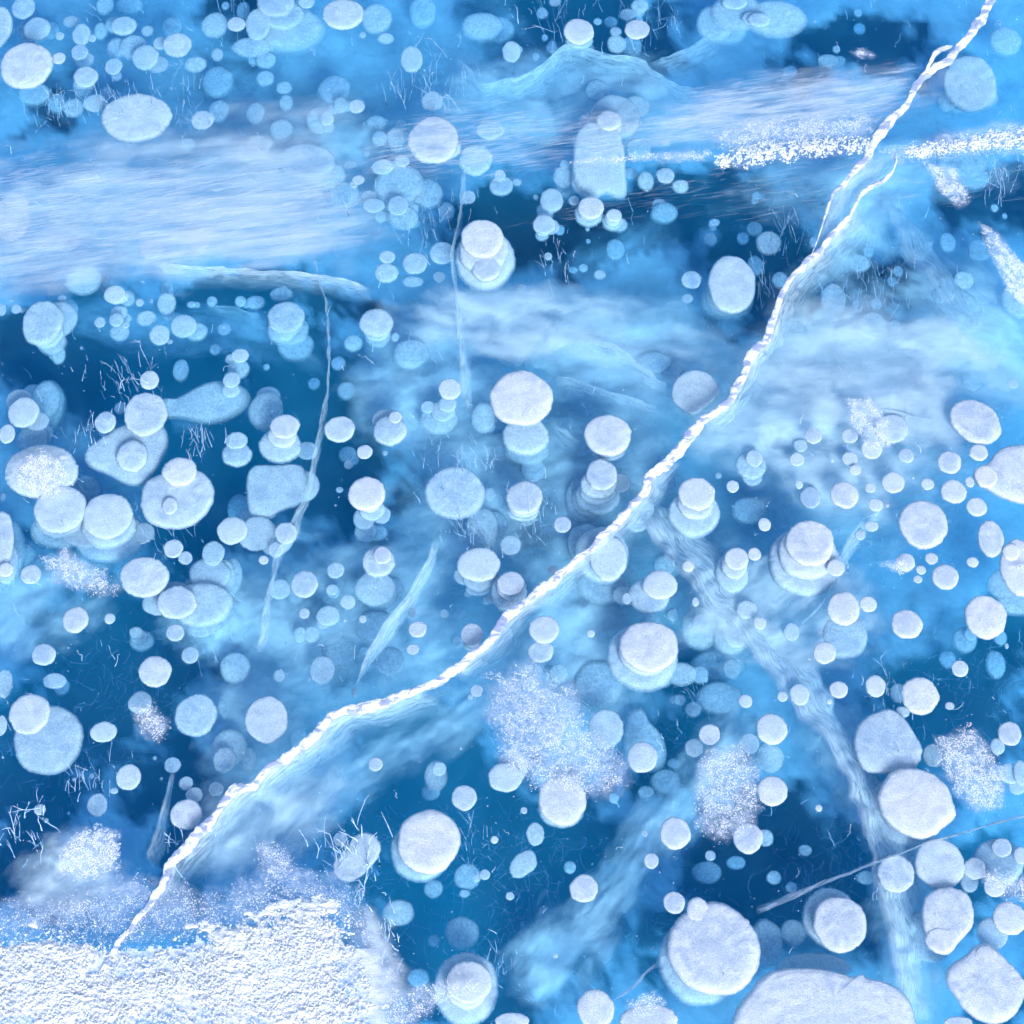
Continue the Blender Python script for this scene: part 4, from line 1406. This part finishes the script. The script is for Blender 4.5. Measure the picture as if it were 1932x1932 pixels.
def lnoise(t, seed):
    """piecewise-linear noise along a line: angular, unlike vnoise"""
    r = np.random.default_rng(int(seed * 10) + 3).random(4000)
    i = np.floor(t).astype(int); f = t - i
    return r[i % 4000] * (1 - f) + r[(i + 1) % 4000] * f


def crack_mesh(pts, wid, h, seed, gaps=False):
    q = resample(pts, 1.6)
    n = len(q)
    tt = np.arange(n) * 1.6
    t = np.gradient(q, axis=0); t /= np.linalg.norm(t, axis=1)[:, None] + 1e-9
    nr = np.stack([-t[:, 1], t[:, 0]], 1)
    ws = np.interp(np.linspace(0, 1, n), np.linspace(0, 1, len(wid)), wid)
    q = q + nr * (ws * ((lnoise(tt / 26, seed) - .5) * .9 + (lnoise(tt / 9, seed + 1) - .5) * .35))[:, None]
    ws = ws * (.62 + .6 * lnoise(tt / 33, seed + 31))
    if gaps:
        ws = ws * np.clip((fbm(tt / 14 + seed, tt * 0, 3) - .42) * 5, .03, 1)
    wl = ws * (.52 + .45 * lnoise(tt / 17, seed + 2) + .30 * lnoise(tt / 4.3, seed + 3))
    wr = ws * (.52 + .45 * lnoise(tt / 15, seed + 4) + .30 * lnoise(tt / 4.3, seed + 5))
    sec = [(-1.0, None), (-1.0, .0), (-.9, .75), (-.45, 1), (0, 1), (.45, 1), (.9, .75), (1.0, .0), (1.0, None)]
    k = len(sec)
    vs = np.zeros((n, k, 3))
    for j, (a, hh) in enumerate(sec):
        off = np.where(a < 0, -a * wl, -a * wr)[:, None] * nr
        if hh is None:
            hz = np.full(n, -.012)
        elif hh == 0:
            hz = np.full(n, .0006)
        else:
            slant = tt + a * 7
            lump = .5 * lnoise(slant / 7.0, seed + 6 + j // 3) + .35 * lnoise(slant / 3.1, seed + 20 + j) + .35 * lnoise(slant / 21.0, seed + 8)
            hz = hh * h * (.45 + .7 * lump) + .0006
        vs[:, j] = at_many(q[:, 0] + off[:, 0], q[:, 1] + off[:, 1])
        vs[:, j, 2] = hz
    I = np.arange(n * k).reshape(n, k)
    f = [tuple(int(v) for v in r) for r in np.stack([I[:-1, :-1].ravel(), I[1:, :-1].ravel(), I[1:, 1:].ravel(), I[:-1, 1:].ravel()], 1)]
    f += [tuple(int(v) for v in I[0]), tuple(int(v) for v in I[-1][::-1])]
    return mesh('crack_infill', vs.reshape(-1, 3), f, False)


p0 = at(1130, 1000)[0]
crack = obj('snow_filled_crack', None, label='long jagged white snow-filled crack running diagonally across the whole ice', cat='crack', loc=p0)
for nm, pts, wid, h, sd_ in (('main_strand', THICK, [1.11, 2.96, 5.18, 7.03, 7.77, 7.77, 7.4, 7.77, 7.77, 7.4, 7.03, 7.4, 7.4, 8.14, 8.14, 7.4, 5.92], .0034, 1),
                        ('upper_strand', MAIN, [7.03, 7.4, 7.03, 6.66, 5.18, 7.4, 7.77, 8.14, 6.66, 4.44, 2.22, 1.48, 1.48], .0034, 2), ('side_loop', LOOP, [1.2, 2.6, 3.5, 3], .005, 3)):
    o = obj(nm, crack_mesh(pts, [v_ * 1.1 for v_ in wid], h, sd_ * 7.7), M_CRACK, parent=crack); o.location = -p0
    
q = resample(THICK, 8)
for nm, a, b, off, dens in (('fracture_face', .62, .97, (74, 48), .95), ('fracture_face', .33, .60, (60, 36), .8), ('fracture_face', .06, .30, (70, 46), .8)):
    A = q[int(len(q) * a):int(len(q) * b)]
    o = obj(nm, sheet_mesh(A, A + np.array(off), -.004, -.11, dens, 0, nv=16, rough=.006, seed=a * 50), M_VEIL, parent=crack); o.location = -p0
A = resample(MAIN, 8)
A = A[int(len(A) * .62):]
B = resample(THICK, 8)[:len(A)]
o = obj('fracture_face', sheet_mesh(A, B, -.006, -.02, .45, .5, nv=12, seed=31), M_VEIL, parent=crack); o.location = -p0

THIN = tile(1240, 1859, [(760, 1770), (860, 1700), (950, 1640), (1020, 1540), (1120, 1480)])
THIN2 = tile(1859, 1859, [(-40, 1095), (60, 1060), (200, 1000), (340, 940), (500, 870), (640, 825), (760, 770), (900, 720), (1050, 670), (1200, 600), (1350, 560), (1500, 520), (1700, 455), (1932, 400), (2000, 385)])
h_ = ribbon('thin rimed crack line crossing the vein-split bubble', THIN2, [14, 12, 8, 5, 4, 4, 4, 5, 4], .05, .45, .75, 21); h_.name = 'hairline_crack'; h_['category'] = 'crack'; h_['group'] = 'hairline cracks'
h_ = ribbon('short rimed crack line left of the bump-topped giant bubble', THIN, [4, 7, 8, 5], .05, .45, .75, 22); h_.name = 'hairline_crack'; h_['category'] = 'crack'; h_['group'] = 'hairline cracks'

# ------------------------------------------------------------------ snow on the ice
ICO_V = None


def ico():
    t = (1 + 5 ** .5) / 2
    v = np.array([(-1, t, 0), (1, t, 0), (-1, -t, 0), (1, -t, 0), (0, -1, t), (0, 1, t), (0, -1, -t), (0, 1, -t), (t, 0, -1), (t, 0, 1), (-t, 0, -1), (-t, 0, 1)], float)
    v /= np.linalg.norm(v[0])
    f = np.array([(0, 11, 5), (0, 5, 1), (0, 1, 7), (0, 7, 10), (0, 10, 11), (1, 5, 9), (5, 11, 4), (11, 10, 2), (10, 7, 6), (7, 1, 8), (3, 9, 4), (3, 4, 2), (3, 2, 6), (3, 6, 8), (3, 8, 9), (4, 9, 5), (2, 4, 11), (6, 2, 10), (8, 6, 7), (9, 8, 1)])
    return v, f


IV, IF = ico()


def grains_mesh(P, R, flat=.6):
    n = len(P)
    a = RNG.random(n) * 6.28
    c, s = np.cos(a), np.sin(a)
    V = IV[None] * (1 + (RNG.random((n, 12, 1)) - .5) * .5)
    V = V * R[:, None, None] * np.stack([1 + .5 * RNG.random(n), .8 + .3 * RNG.random(n), np.full(n, flat)], 1)[:, None, :]
    V = np.stack([V[..., 0] * c[:, None] - V[..., 1] * s[:, None], V[..., 0] * s[:, None] + V[..., 1] * c[:, None], V[..., 2]], -1) + P[:, None, :]
    F = IF[None] + (np.arange(n) * 12)[:, None, None]
    return V.reshape(-1, 3), F.reshape(-1, 3)


def inside(poly, x, y):
    p = np.asarray(poly, float); q = np.roll(p, -1, 0)
    c = np.zeros(x.shape, bool); dist = np.full(x.shape, 1e9)
    for (x1, y1), (x2, y2) in zip(p, q):
        k = ((y1 > y) != (y2 > y)) & (x < (x2 - x1) * (y - y1) / (y2 - y1 + 1e-12) + x1)
        c ^= k
        t = np.clip(((x - x1) * (x2 - x1) + (y - y1) * (y2 - y1)) / ((x2 - x1) ** 2 + (y2 - y1) ** 2 + 1e-9), 0, 1)
        dist = np.minimum(dist, np.hypot(x - x1 - t * (x2 - x1), y - y1 - t * (y2 - y1)))
    return np.where(c, dist, -dist)


def sprinkle(poly, n, fade, seed, streak=1.0):
    """random photograph-unit points in poly, thinning towards its edge, clustered by noise"""
    rg = np.random.default_rng(seed)
    p = np.asarray(poly, float)
    lo, hi = p.min(0) - fade * .5, p.max(0) + fade * .5
    out = []
    while sum(map(len, out)) < n:
        x, y = rg.uniform(lo[0], hi[0], n * 2), rg.uniform(lo[1], hi[1], n * 2)
        d = inside(p, x, y) + (fbm(x / 22 + seed, y / 22, 3) - .5) * fade
        pr = np.clip((d + fade * .35) / fade, 0, 1) ** 1.4 * np.clip((fbm(x / (9 * streak) + seed, y / 9, 3) - .3) * 3.2, .05, 1)
        k = rg.random(len(x)) < pr
        out.append(np.stack([x[k], y[k]], 1))
    return np.concatenate(out)[:n]


def to_world(xy, z):
    return at_many(xy[:, 0], xy[:, 1]) + np.array([0, 0, 1.0]) * np.asarray(z)[:, None]


def snow_patch(label, poly, n, fade, seed, size=(.0004, .0011), hump=.0, streak=1.0, dust=.5, film=None):
    xy = sprinkle(poly, n, fade, seed, streak)
    R = np.random.default_rng(seed).uniform(0, 1, n) ** 2 * (size[1] - size[0]) + size[0]
    lift = np.clip(inside(poly, xy[:, 0], xy[:, 1]) / 20, 0, 1) * hump * (.2 + fbm(xy[:, 0] / 12, xy[:, 1] / 8, 3))
    V, F = grains_mesh(to_world(xy, R * .35 + lift), R)
    root = obj('snow_patch', mesh('snow_patch', V, F, False), M_SNOW, label=label, cat='snow', kind='stuff')
    q = np.asarray(poly, float); lo, hi = q.min(0) - fade, q.max(0) + fade
    X, Y = np.meshgrid(np.arange(lo[0], hi[0], 5), np.arange(lo[1], hi[1], 5))
    D = np.clip((inside(q, X, Y) + (fbm(X / 25 + seed, Y / 25, 4) - .5) * fade * 1.5 + fade * .3) / fade, 0, 1) * dust
    W = at_many(X, Y)
    dens_sheet('snow_dust', W[:, 0].reshape(X.shape), W[:, 1].reshape(X.shape), np.full(X.shape, .0003), D, .04, film or M_DUST, parent=root)
    return root


def snow_sheet(label, poly, cell, h, seed, fade, stretch, thr=.0, name='snow_drift'):
    """wind-carved snow as a height field"""
    p = np.asarray(poly, float)
    lo, hi = p.min(0) - 8, p.max(0) + 8
    xs, ys = np.arange(lo[0], hi[0], cell), np.arange(lo[1], hi[1], cell)
    X, Y = np.meshgrid(xs, ys)
    d = inside(p, X, Y) + (fbm(X / 75 + seed, Y / 50, 5) - .5) * fade * 1.7
    m = np.clip(d / fade, 0, 1)
    wq = (fbm(X / 18 + 3, Y / 18 + seed, 3) - .5) * 16
    ridg = fbm((X + wq) / (11 * stretch) + seed, (Y + wq * .6) / 6.0, 4)
    fine = fbm(X / (3.4 * stretch) + seed * 2, Y / 2.4, 3)
    big = fbm(X / 60 + seed, Y / 30, 3)
    amp = np.clip(.25 + 2.0 * (fbm(X / 45 + 7, Y / 26 + seed, 3) - .3), .2, 1.3)
    H = m ** .9 * (.30 + .8 * amp * np.clip((ridg - .36) * 2.2, 0, 1.1) + .5 * amp * (fine - .5) + .9 * (big - .40)) * h - (1 - m) * (.0015 + h * .55) - thr * h
    n = X.shape
    W = at_many(X, Y)
    W[:, 2] = np.where(H.ravel() > 0, H.ravel(), np.maximum(H.ravel(), -.0015))
    I = np.arange(X.size).reshape(n)
    f = np.stack([I[:-1, :-1].ravel(), I[1:, :-1].ravel(), I[1:, 1:].ravel(), I[:-1, 1:].ravel()], 1)
    keep_ = (H.ravel()[f] > .0002).any(1)
    f = f[keep_]
    used = np.unique(f); mp = np.full(X.size, -1); mp[used] = np.arange(len(used))
    return obj(name, mesh(name, W[used], mp[f]), M_SNOW, label=label, cat='snow', kind='stuff')


snow_sheet('wind-carved white snow sheet filling the lower corner', [(-60, 1722), (60, 1716), (150, 1722), (200, 1745), (240, 1765), (300, 1755), (370, 1728), (450, 1705), (520, 1668), (590, 1650), (640, 1668), (680, 1722), (712, 1800), (738, 1890), (752, 1990), (-60, 1990)], 1.35, .0055, 3.1, 95, 1.1, -.02)
RIDGES = [
    ('granular snow crust on top of the snow sheet', [(-40, 1775), (150, 1770), (250, 1800), (380, 1775), (520, 1715), (620, 1700), (670, 1770), (700, 1870), (705, 1960), (-40, 1960)], 9000, 40, 63),
    ('lumpy bright snow ridge beside the upper part of the crack', [(1345, 294), (1380, 284), (1440, 270), (1520, 264), (1600, 258), (1660, 262), (1640, 290), (1560, 294), (1480, 302), (1410, 318), (1360, 320)], 2200, 14, 61),
    ('low snow ridge running from the crack to the picture edge', [(1700, 288), (1740, 274), (1800, 264), (1860, 252), (1950, 240), (1950, 274), (1860, 282), (1800, 286), (1740, 298)], 1500, 14, 62)]

SNOW = [
    ('powdery blue-white fringe of the snow sheet', [(-60, 1720), (150, 1720), (260, 1700), (420, 1715), (520, 1660), (620, 1665), (690, 1720), (740, 1800), (755, 1960), (-60, 1960)], 9000, 60, 10),
    ('sparse sparkling snow grains between the crack and the globe bubble', [(925, 1265), (1000, 1255), (1080, 1305), (1130, 1385), (1180, 1440), (1175, 1480), (1120, 1505), (1000, 1485), (950, 1440), (925, 1350)], 7150, 40, 11),
    ('tongue of snow grains hanging by the coin-like bubble', [(1330, 1412), (1400, 1402), (1432, 1450), (1440, 1525), (1400, 1575), (1350, 1592), (1312, 1560), (1310, 1480)], 3300, 24, 12),
    ('dense glittering snow patch beside the torn-looking bubble', [(1765, 1395), (1830, 1372), (1868, 1405), (1900, 1480), (1890, 1520), (1840, 1535), (1805, 1500), (1770, 1440)], 4620, 22, 13),
    ('small tongue of snow grains touching an oval bubble', [(1597, 752), (1640, 748), (1672, 790), (1682, 842), (1640, 852), (1605, 795)], 1650, 14, 14),
    ('bright strip of snow grains at the picture edge', [(1848, 420), (1872, 432), (1945, 515), (1945, 590), (1905, 550), (1868, 480)], 3960, 14, 15),
    ('wedge of snow grains under the low snow ridge', [(1742, 305), (1800, 318), (1832, 378), (1808, 392), (1765, 350)], 1650, 14, 16),
    ('glittering snow crust on the snow-dusted bubble', [(20, 880), (70, 850), (125, 865), (135, 915), (92, 950), (35, 925)], 3960, 20, 17),
    ('snow sparkle below the smooth lilac disc', [(75, 1055), (125, 1035), (190, 1075), (235, 1110), (180, 1122), (100, 1098)], 1650, 24, 18),
    ('faint snow sparkle beside the soft pale globe', [(255, 1335), (290, 1325), (318, 1370), (300, 1402), (260, 1380)], 770, 20, 19),
    ('dense snow grains above the pale ring of milk', [(110, 1610), (140, 1570), (185, 1555), (225, 1575), (222, 1640), (160, 1665), (110, 1645)], 3960, 18, 20),
    ('loose snow grains fringing the snow sheet', [(-20, 1705), (120, 1690), (260, 1650), (420, 1690), (520, 1620), (620, 1650), (690, 1720), (720, 1800), (600, 1720), (400, 1760), (200, 1780), (-20, 1780)], 5000, 40, 21),
    ('thin snow dust below the blue disc under the crack', [(480, 1590), (525, 1590), (565, 1640), (500, 1660)], 550, 24, 22),
    ('loose grains on the tail of the snow ridge', [(1330, 250), (1450, 225), (1640, 215), (1660, 262), (1520, 270), (1380, 285)], 3960, 30, 23),
    ('trail of grains leading to the snow ridge', [(1080, 305), (1200, 292), (1340, 285), (1340, 300), (1200, 305)], 990, 14, 24),
    ('loose grains over the low snow ridge', [(1660, 285), (1800, 250), (1945, 228), (1945, 290), (1800, 295), (1700, 305)], 2640, 24, 25),
    ('pinch of snow grains over the dark slit near the top', [(1600, 98), (1625, 92), (1650, 104), (1625, 114)], 132, 8, 26),
    ('grains trailing from the snow sheet to the target-like bubble', [(740, 1870), (800, 1860), (900, 1840), (910, 1870), (830, 1900), (760, 1950), (720, 1950)], 1650, 24, 27),
    ('grains in the dark lower corner above the diamond-shaped bubble', [(1840, 1640), (1945, 1650), (1945, 1700), (1880, 1690)], 770, 20, 28),
    ('pinch of grains beside a small speckled disc', [(1660, 1065), (1700, 1052), (1725, 1070), (1700, 1085)], 308, 10, 29),
    ('grey grains between the plain ball and the sunken rim bubble', [(1185, 1890), (1235, 1870), (1260, 1890), (1200, 1930)], 385, 14, 30),
    ('grains on the cut-off edge bubble', [(1900, 1070), (1945, 1060), (1945, 1085)], 165, 10, 31),
]
for s_ in SNOW:
    snow_patch(*s_, dust=1.0 if s_[3] == 60 else .6, film=M_POWDER if s_[3] == 60 else M_DUST)
for s_ in RIDGES:
    snow_patch(*s_, size=(.0008, .0026), hump=.005 if s_[4] != 63 else .0055, dust=.4 if s_[4] != 63 else .0)

# wind-drawn streaks of thin snow on the surface
def streaks(label, poly, n, fade, seed, length=(10, 60), ang=-9.0, wid=(.5, 1.5)):
    xy = sprinkle(poly, n, fade, seed, 6.0)
    rg = np.random.default_rng(seed)
    V, F = [], []
    for k, (x, y) in enumerate(xy):
        a = math.radians(ang + rg.normal(0, 2.2))
        l = rg.uniform(*length) / 2; wd = rg.uniform(*wid) / 2
        dx, dy = math.cos(a), math.sin(a)
        pts = []
        for t, h in ((-1, 0), (-.3, 1), (.4, .8), (1, 0)):
            j = rg.normal(0, .5)
            pts.append(((x + dx * l * t - dy * (wd * h + j), y + dy * l * t + dx * (wd * h + j)), (x + dx * l * t - dy * (-wd * h + j), y + dy * l * t + dx * (-wd * h + j))))
        z = .0006 + .0000004 * (k % 997)
        o = len(V)
        for p, q in pts:
            for r in (p, q):
                V.append((*r, z))
        F += [(o + 2 * i, o + 2 * i + 1, o + 2 * i + 3, o + 2 * i + 2) for i in range(3)]
    V = np.array(V); W = at_many(V[:, 0], V[:, 1]); W[:, 2] = V[:, 2]; V = W
    return obj('wind_streaks', mesh('wind_streaks', V, np.array(F), False), M_STREAK, label=label, cat='snow streaks', kind='stuff')


def streak_mat():
    m, t, out = new_mat('thin_snow_film')
    L = t.links.new
    tr = N(t, 'ShaderNodeBsdfTransparent'); di = N(t, 'ShaderNodeBsdfDiffuse'); di.inputs['Color'].default_value = (.80, .86, .96, 1)
    mx = N(t, 'ShaderNodeMixShader'); mx.inputs[0].default_value = .11; L(tr.outputs[0], mx.inputs[1]); L(di.outputs[0], mx.inputs[2])
    L(mx.outputs[0], out.inputs['Surface'])
    return m


M_STREAK = streak_mat()
streaks('fine wind streaks of snow over the upper milky band', [(-30, 300), (250, 300), (520, 300), (680, 330), (690, 440), (560, 480), (250, 500), (60, 520), (-30, 530)], 5200, 60, 41)
streaks('fine grey wind streaks crossing the tower-shaped bubble', [(820, 200), (1000, 215), (1250, 205), (1500, 190), (1400, 280), (1150, 300), (950, 330), (760, 330), (700, 290)], 3000, 60, 42)
streaks('white wind streaks above the snow ridge', [(1300, 170), (1500, 140), (1720, 140), (1700, 215), (1560, 245), (1400, 250), (1280, 235)], 3600, 50, 43)
streaks('thin wind streaks below the snow ridges', [(1150, 320), (1932, 300), (1932, 360), (1400, 400), (1000, 430)], 450, 60, 44)

# ------------------------------------------------------------------ frost hairs and twigs standing in the ice
def tubes(paths):
    """list of (points, radius) -> thin three-sided tubes"""
    V, F = [], []
    for pts, r in paths:
        o = len(V); n = len(pts)
        for i, p in enumerate(pts):
            rr = r * (1 - .6 * i / max(1, n - 1))
            for k in range(3):
                a = k * 2.094 + .5
                V.append((p[0] + rr * math.cos(a), p[1] + rr * math.sin(a) * .7, p[2] + rr * math.sin(a) * .7))
        for i in range(n - 1):
            for k in range(3):
                a, b = o + i * 3 + k, o + i * 3 + (k + 1) % 3
                F.append((a, b, b + 3, a + 3))
    return V, np.array(F)


def twig(p, dirv, length, r, rg, depth, out):
    pts = [np.array(p)]
    d = np.array(dirv, float); d /= np.linalg.norm(d)
    n = max(3, int(length / .006))
    for i in range(n):
        d = d + rg.normal(0, .11, 3) * np.array([1, 1, .8]); d /= np.linalg.norm(d)
        q = pts[-1] + d * length / n
        q[2] = min(q[2], -.003)
        pts.append(q)
        if depth and rg.random() < .16:
            twig(q, d + rg.normal(0, .5, 3), length * rg.uniform(.25, .55), r * .7, rg, depth - 1, out)
    out.append((pts, r))


TWIGS = [
    ('speckled rime cluster above the round-headed pear', 245, 735, 60, 55, 44, .9, .05, .0013),
    ('leafy rime spikes left of the swollen pear body', 165, 830, 45, 40, 26, .9, .05, .0013),
    ('brushwood of rime beside the capped egg', 385, 850, 50, 50, 26, .8, .06, .0011),
    ('root-like rime around the peanut-shaped bubble', 660, 1620, 70, 60, 34, .7, .07, 0.0029),
    ('rime roots below the peanut-shaped bubble', 690, 1720, 40, 50, 20, .7, .06, 0.0027),
    ('rime chain beside the snow sheet edge', 735, 1800, 22, 70, 16, .6, .06, 0.0027),
    ('branching rime twigs in the dark lower corner', 60, 1590, 60, 60, 24, .8, .07, 0.0025),
    ('rime twigs fringing the big mottled bubble', 170, 1480, 70, 40, 26, .9, .05, .0012),
    ('wriggling rime thread beside the slender fracture', 330, 1610, 30, 45, 9, .7, .07, 0.0029),
    ('feathery rime in the dark gap at the top', 1230, 60, 60, 60, 26, 2.0, .08, .0010),
    ('bundle of rime hairs under the clean round bubble', 1060, 70, 40, 60, 22, 2.0, .09, .0009),
    ('lacy rime in the dark gap at the top edge', 450, 25, 40, 60, 18, 2.0, .07, .0010),
    ('rime hairs hanging by the two-disc stack', 820, 430, 60, 45, 34, 1.2, .06, .0009),
    ('rime scribbles beside the drum-shaped stack', 1050, 510, 30, 40, 14, 1.2, .06, .0011),
    ('slanting rime blades at the picture edge', 1880, 350, 50, 60, 22, 1.2, .07, .0011),
    ('rime hairs beside the dark-scratched oval', 1440, 560, 20, 70, 22, 1.2, .06, .0010),
    ('rime hairs over the dark ice above the fork', 1490, 430, 45, 60, 20, 1.4, .07, .0009),
    ('fine rime grass outside the crack', 1640, 560, 80, 70, 44, 1.8, .07, .0008),
    ('rime beard of the frost-bearded bubble', 880, 870, 70, 50, 44, .9, .05, .0010),
    ('rime net left of the streak-stemmed disc', 1010, 970, 40, 60, 34, .9, .05, .0010),
    ('rime lace between smooth disc and frost-bearded bubble', 890, 1010, 50, 50, 36, 1.0, .05, .0009),
    ('rime tufts beside the notched stack', 1050, 1200, 0.1, 0.1, 1, 1.0, .02, .0008),
    ('short rime lace below the great two-tier bubble', 1300, 1330, 40, 30, 14, 2.2, .05, .0009),
    ('rime branches above the torn-looking bubble', 1690, 1310, 50, 40, 22, .8, .05, .0011),
    ('rime lace under the shield-shaped giant', 1660, 1440, 30, 30, 12, .8, .04, .0010),
    ('curly rime lace beside the vein-split bubble', 1670, 1680, 40, 30, 22, .8, .04, .0010),
    ('rime crumbs beside the target-like bubble', 940, 1830, 25, 50, 14, 1.0, .04, .0011),
    ('rime scribbles above the dim hollow bubble', 890, 1600, 45, 60, 22, 1.4, .05, .0010),
    ('rime hairs between the three-lobed cluster and the bright bubble', 400, 1190, 60, 80, 22, 1.6, .05, .0009),
    ('rime hairs below the capped egg', 330, 1020, 60, 40, 24, 1.2, .05, .0010),
    ('rime hairs under the upper-corner disc', 130, 215, 120, 30, 40, 1.2, .06, .0009),
    ('rime crown on the frost-crossed bubble', 230, 190, 50, 50, 34, 1.2, .06, .0010),
    ('rime hairs on the milk right of the frost-crossed bubble', 350, 230, 70, 70, 40, 1.2, .06, .0008),
    ('upright rime hairs through the milk at the top', 800, 170, 70, 60, 36, 1.4, .08, .0008),
]
for k, (label, x, y, rx, ry, n, d, ln, r) in enumerate(TWIGS):
    if n < 2:
        continue
    rg = np.random.default_rng(700 + k)
    out = []
    for _ in range(max(4, int(n * 1.1))):
        a, b = rg.normal(0, .5, 2)
        p = at(x + a * rx, y + b * ry, zd(d))[0]
        p[2] += rg.uniform(-.02, .015)
        up = rg.random() < .6
        twig(p, (rg.normal(-.12, .22), rg.normal(.6, .3), rg.normal(.6, .35)), ln * rg.uniform(.2, .9), r * rg.uniform(.3, .7), rg, 2 if up else 1, out)
    V, F = tubes(out)
    obj('rime_twigs', mesh('rime_twigs', V, F), M_HAIR, label=label, cat='rime', group='rime twigs grown in the ice', kind='stuff')

# fine hairs and specks everywhere
rg = np.random.default_rng(31)
out = []
for _ in range(1500):
    x, y = rg.uniform(-60, 1992), rg.uniform(-60, 1992)
    if fbm(np.array(x / 110), np.array(y / 110), 3) < .47:
        continue
    d = rg.uniform(.3, 3.5)
    p = at(x, y, zd(d))[0]
    ln = rg.uniform(.008, .05)
    q = [p]
    dv = np.array([rg.normal(-.12, .25), rg.normal(.1, .35), 1.0]); dv /= np.linalg.norm(dv)
    for i in range(4):
        q.append(q[-1] + (dv + rg.normal(0, .25, 3)) * ln / 4); q[-1][2] = min(q[-1][2], -.003)
    out.append((q, rg.uniform(.0004, .0009)))
V, F = tubes(out)
obj('rime_hairs', mesh('rime_hairs', V, F), M_HAIR, label='fine white rime hairs scattered through the ice', cat='rime', kind='stuff')
# stringy threads in the dark clear ice
out = []
for (cx, cy, rx, ry, n) in ((900, 1620, 260, 110, 120), (1000, 1750, 230, 120, 130), (1620, 1640, 200, 130, 110), (1820, 1290, 130, 120, 70), (1240, 1400, 120, 90, 60), (250, 1280, 130, 120, 70), (100, 1450, 100, 120, 40), (1300, 1760, 120, 80, 40)):
    for _ in range(int(n * 2.2)):
        a, b = rg.normal(0, .6, 2)
        p = at(cx + a * rx, cy + b * ry, zd(rg.uniform(3, 5.0)))[0]
        an = rg.uniform(0, 6.28); dv = np.array([math.cos(an), math.sin(an), rg.normal(0, .3)])
        q = [p]
        for i in range(6):
            dv = dv + rg.normal(0, .45, 3) * (1, 1, .4); q.append(q[-1] + dv / np.linalg.norm(dv) * rg.uniform(.003, .009))
        out.append((q, rg.uniform(.0002, .00042)))
V, F = tubes(out)
obj('rime_threads', mesh('rime_threads', V, F), M_HAIR, label='pale stringy threads in the dark clear ice', cat='rime', kind='stuff')
n = 2600
xy = np.stack([rg.uniform(-60, 1992, n), rg.uniform(-60, 1992, n)], 1)
P = np.array([at(a, b, -.004 - .14 * rg.random() ** 1.6)[0] for a, b in xy])
V, F = grains_mesh(P, rg.uniform(.0003, .0011, n) * 1.0, .9)
obj('ice_specks', mesh('ice_specks', V, F, False), M_HAIR, label='tiny pale specks of gas scattered through the ice', cat='specks', kind='stuff')
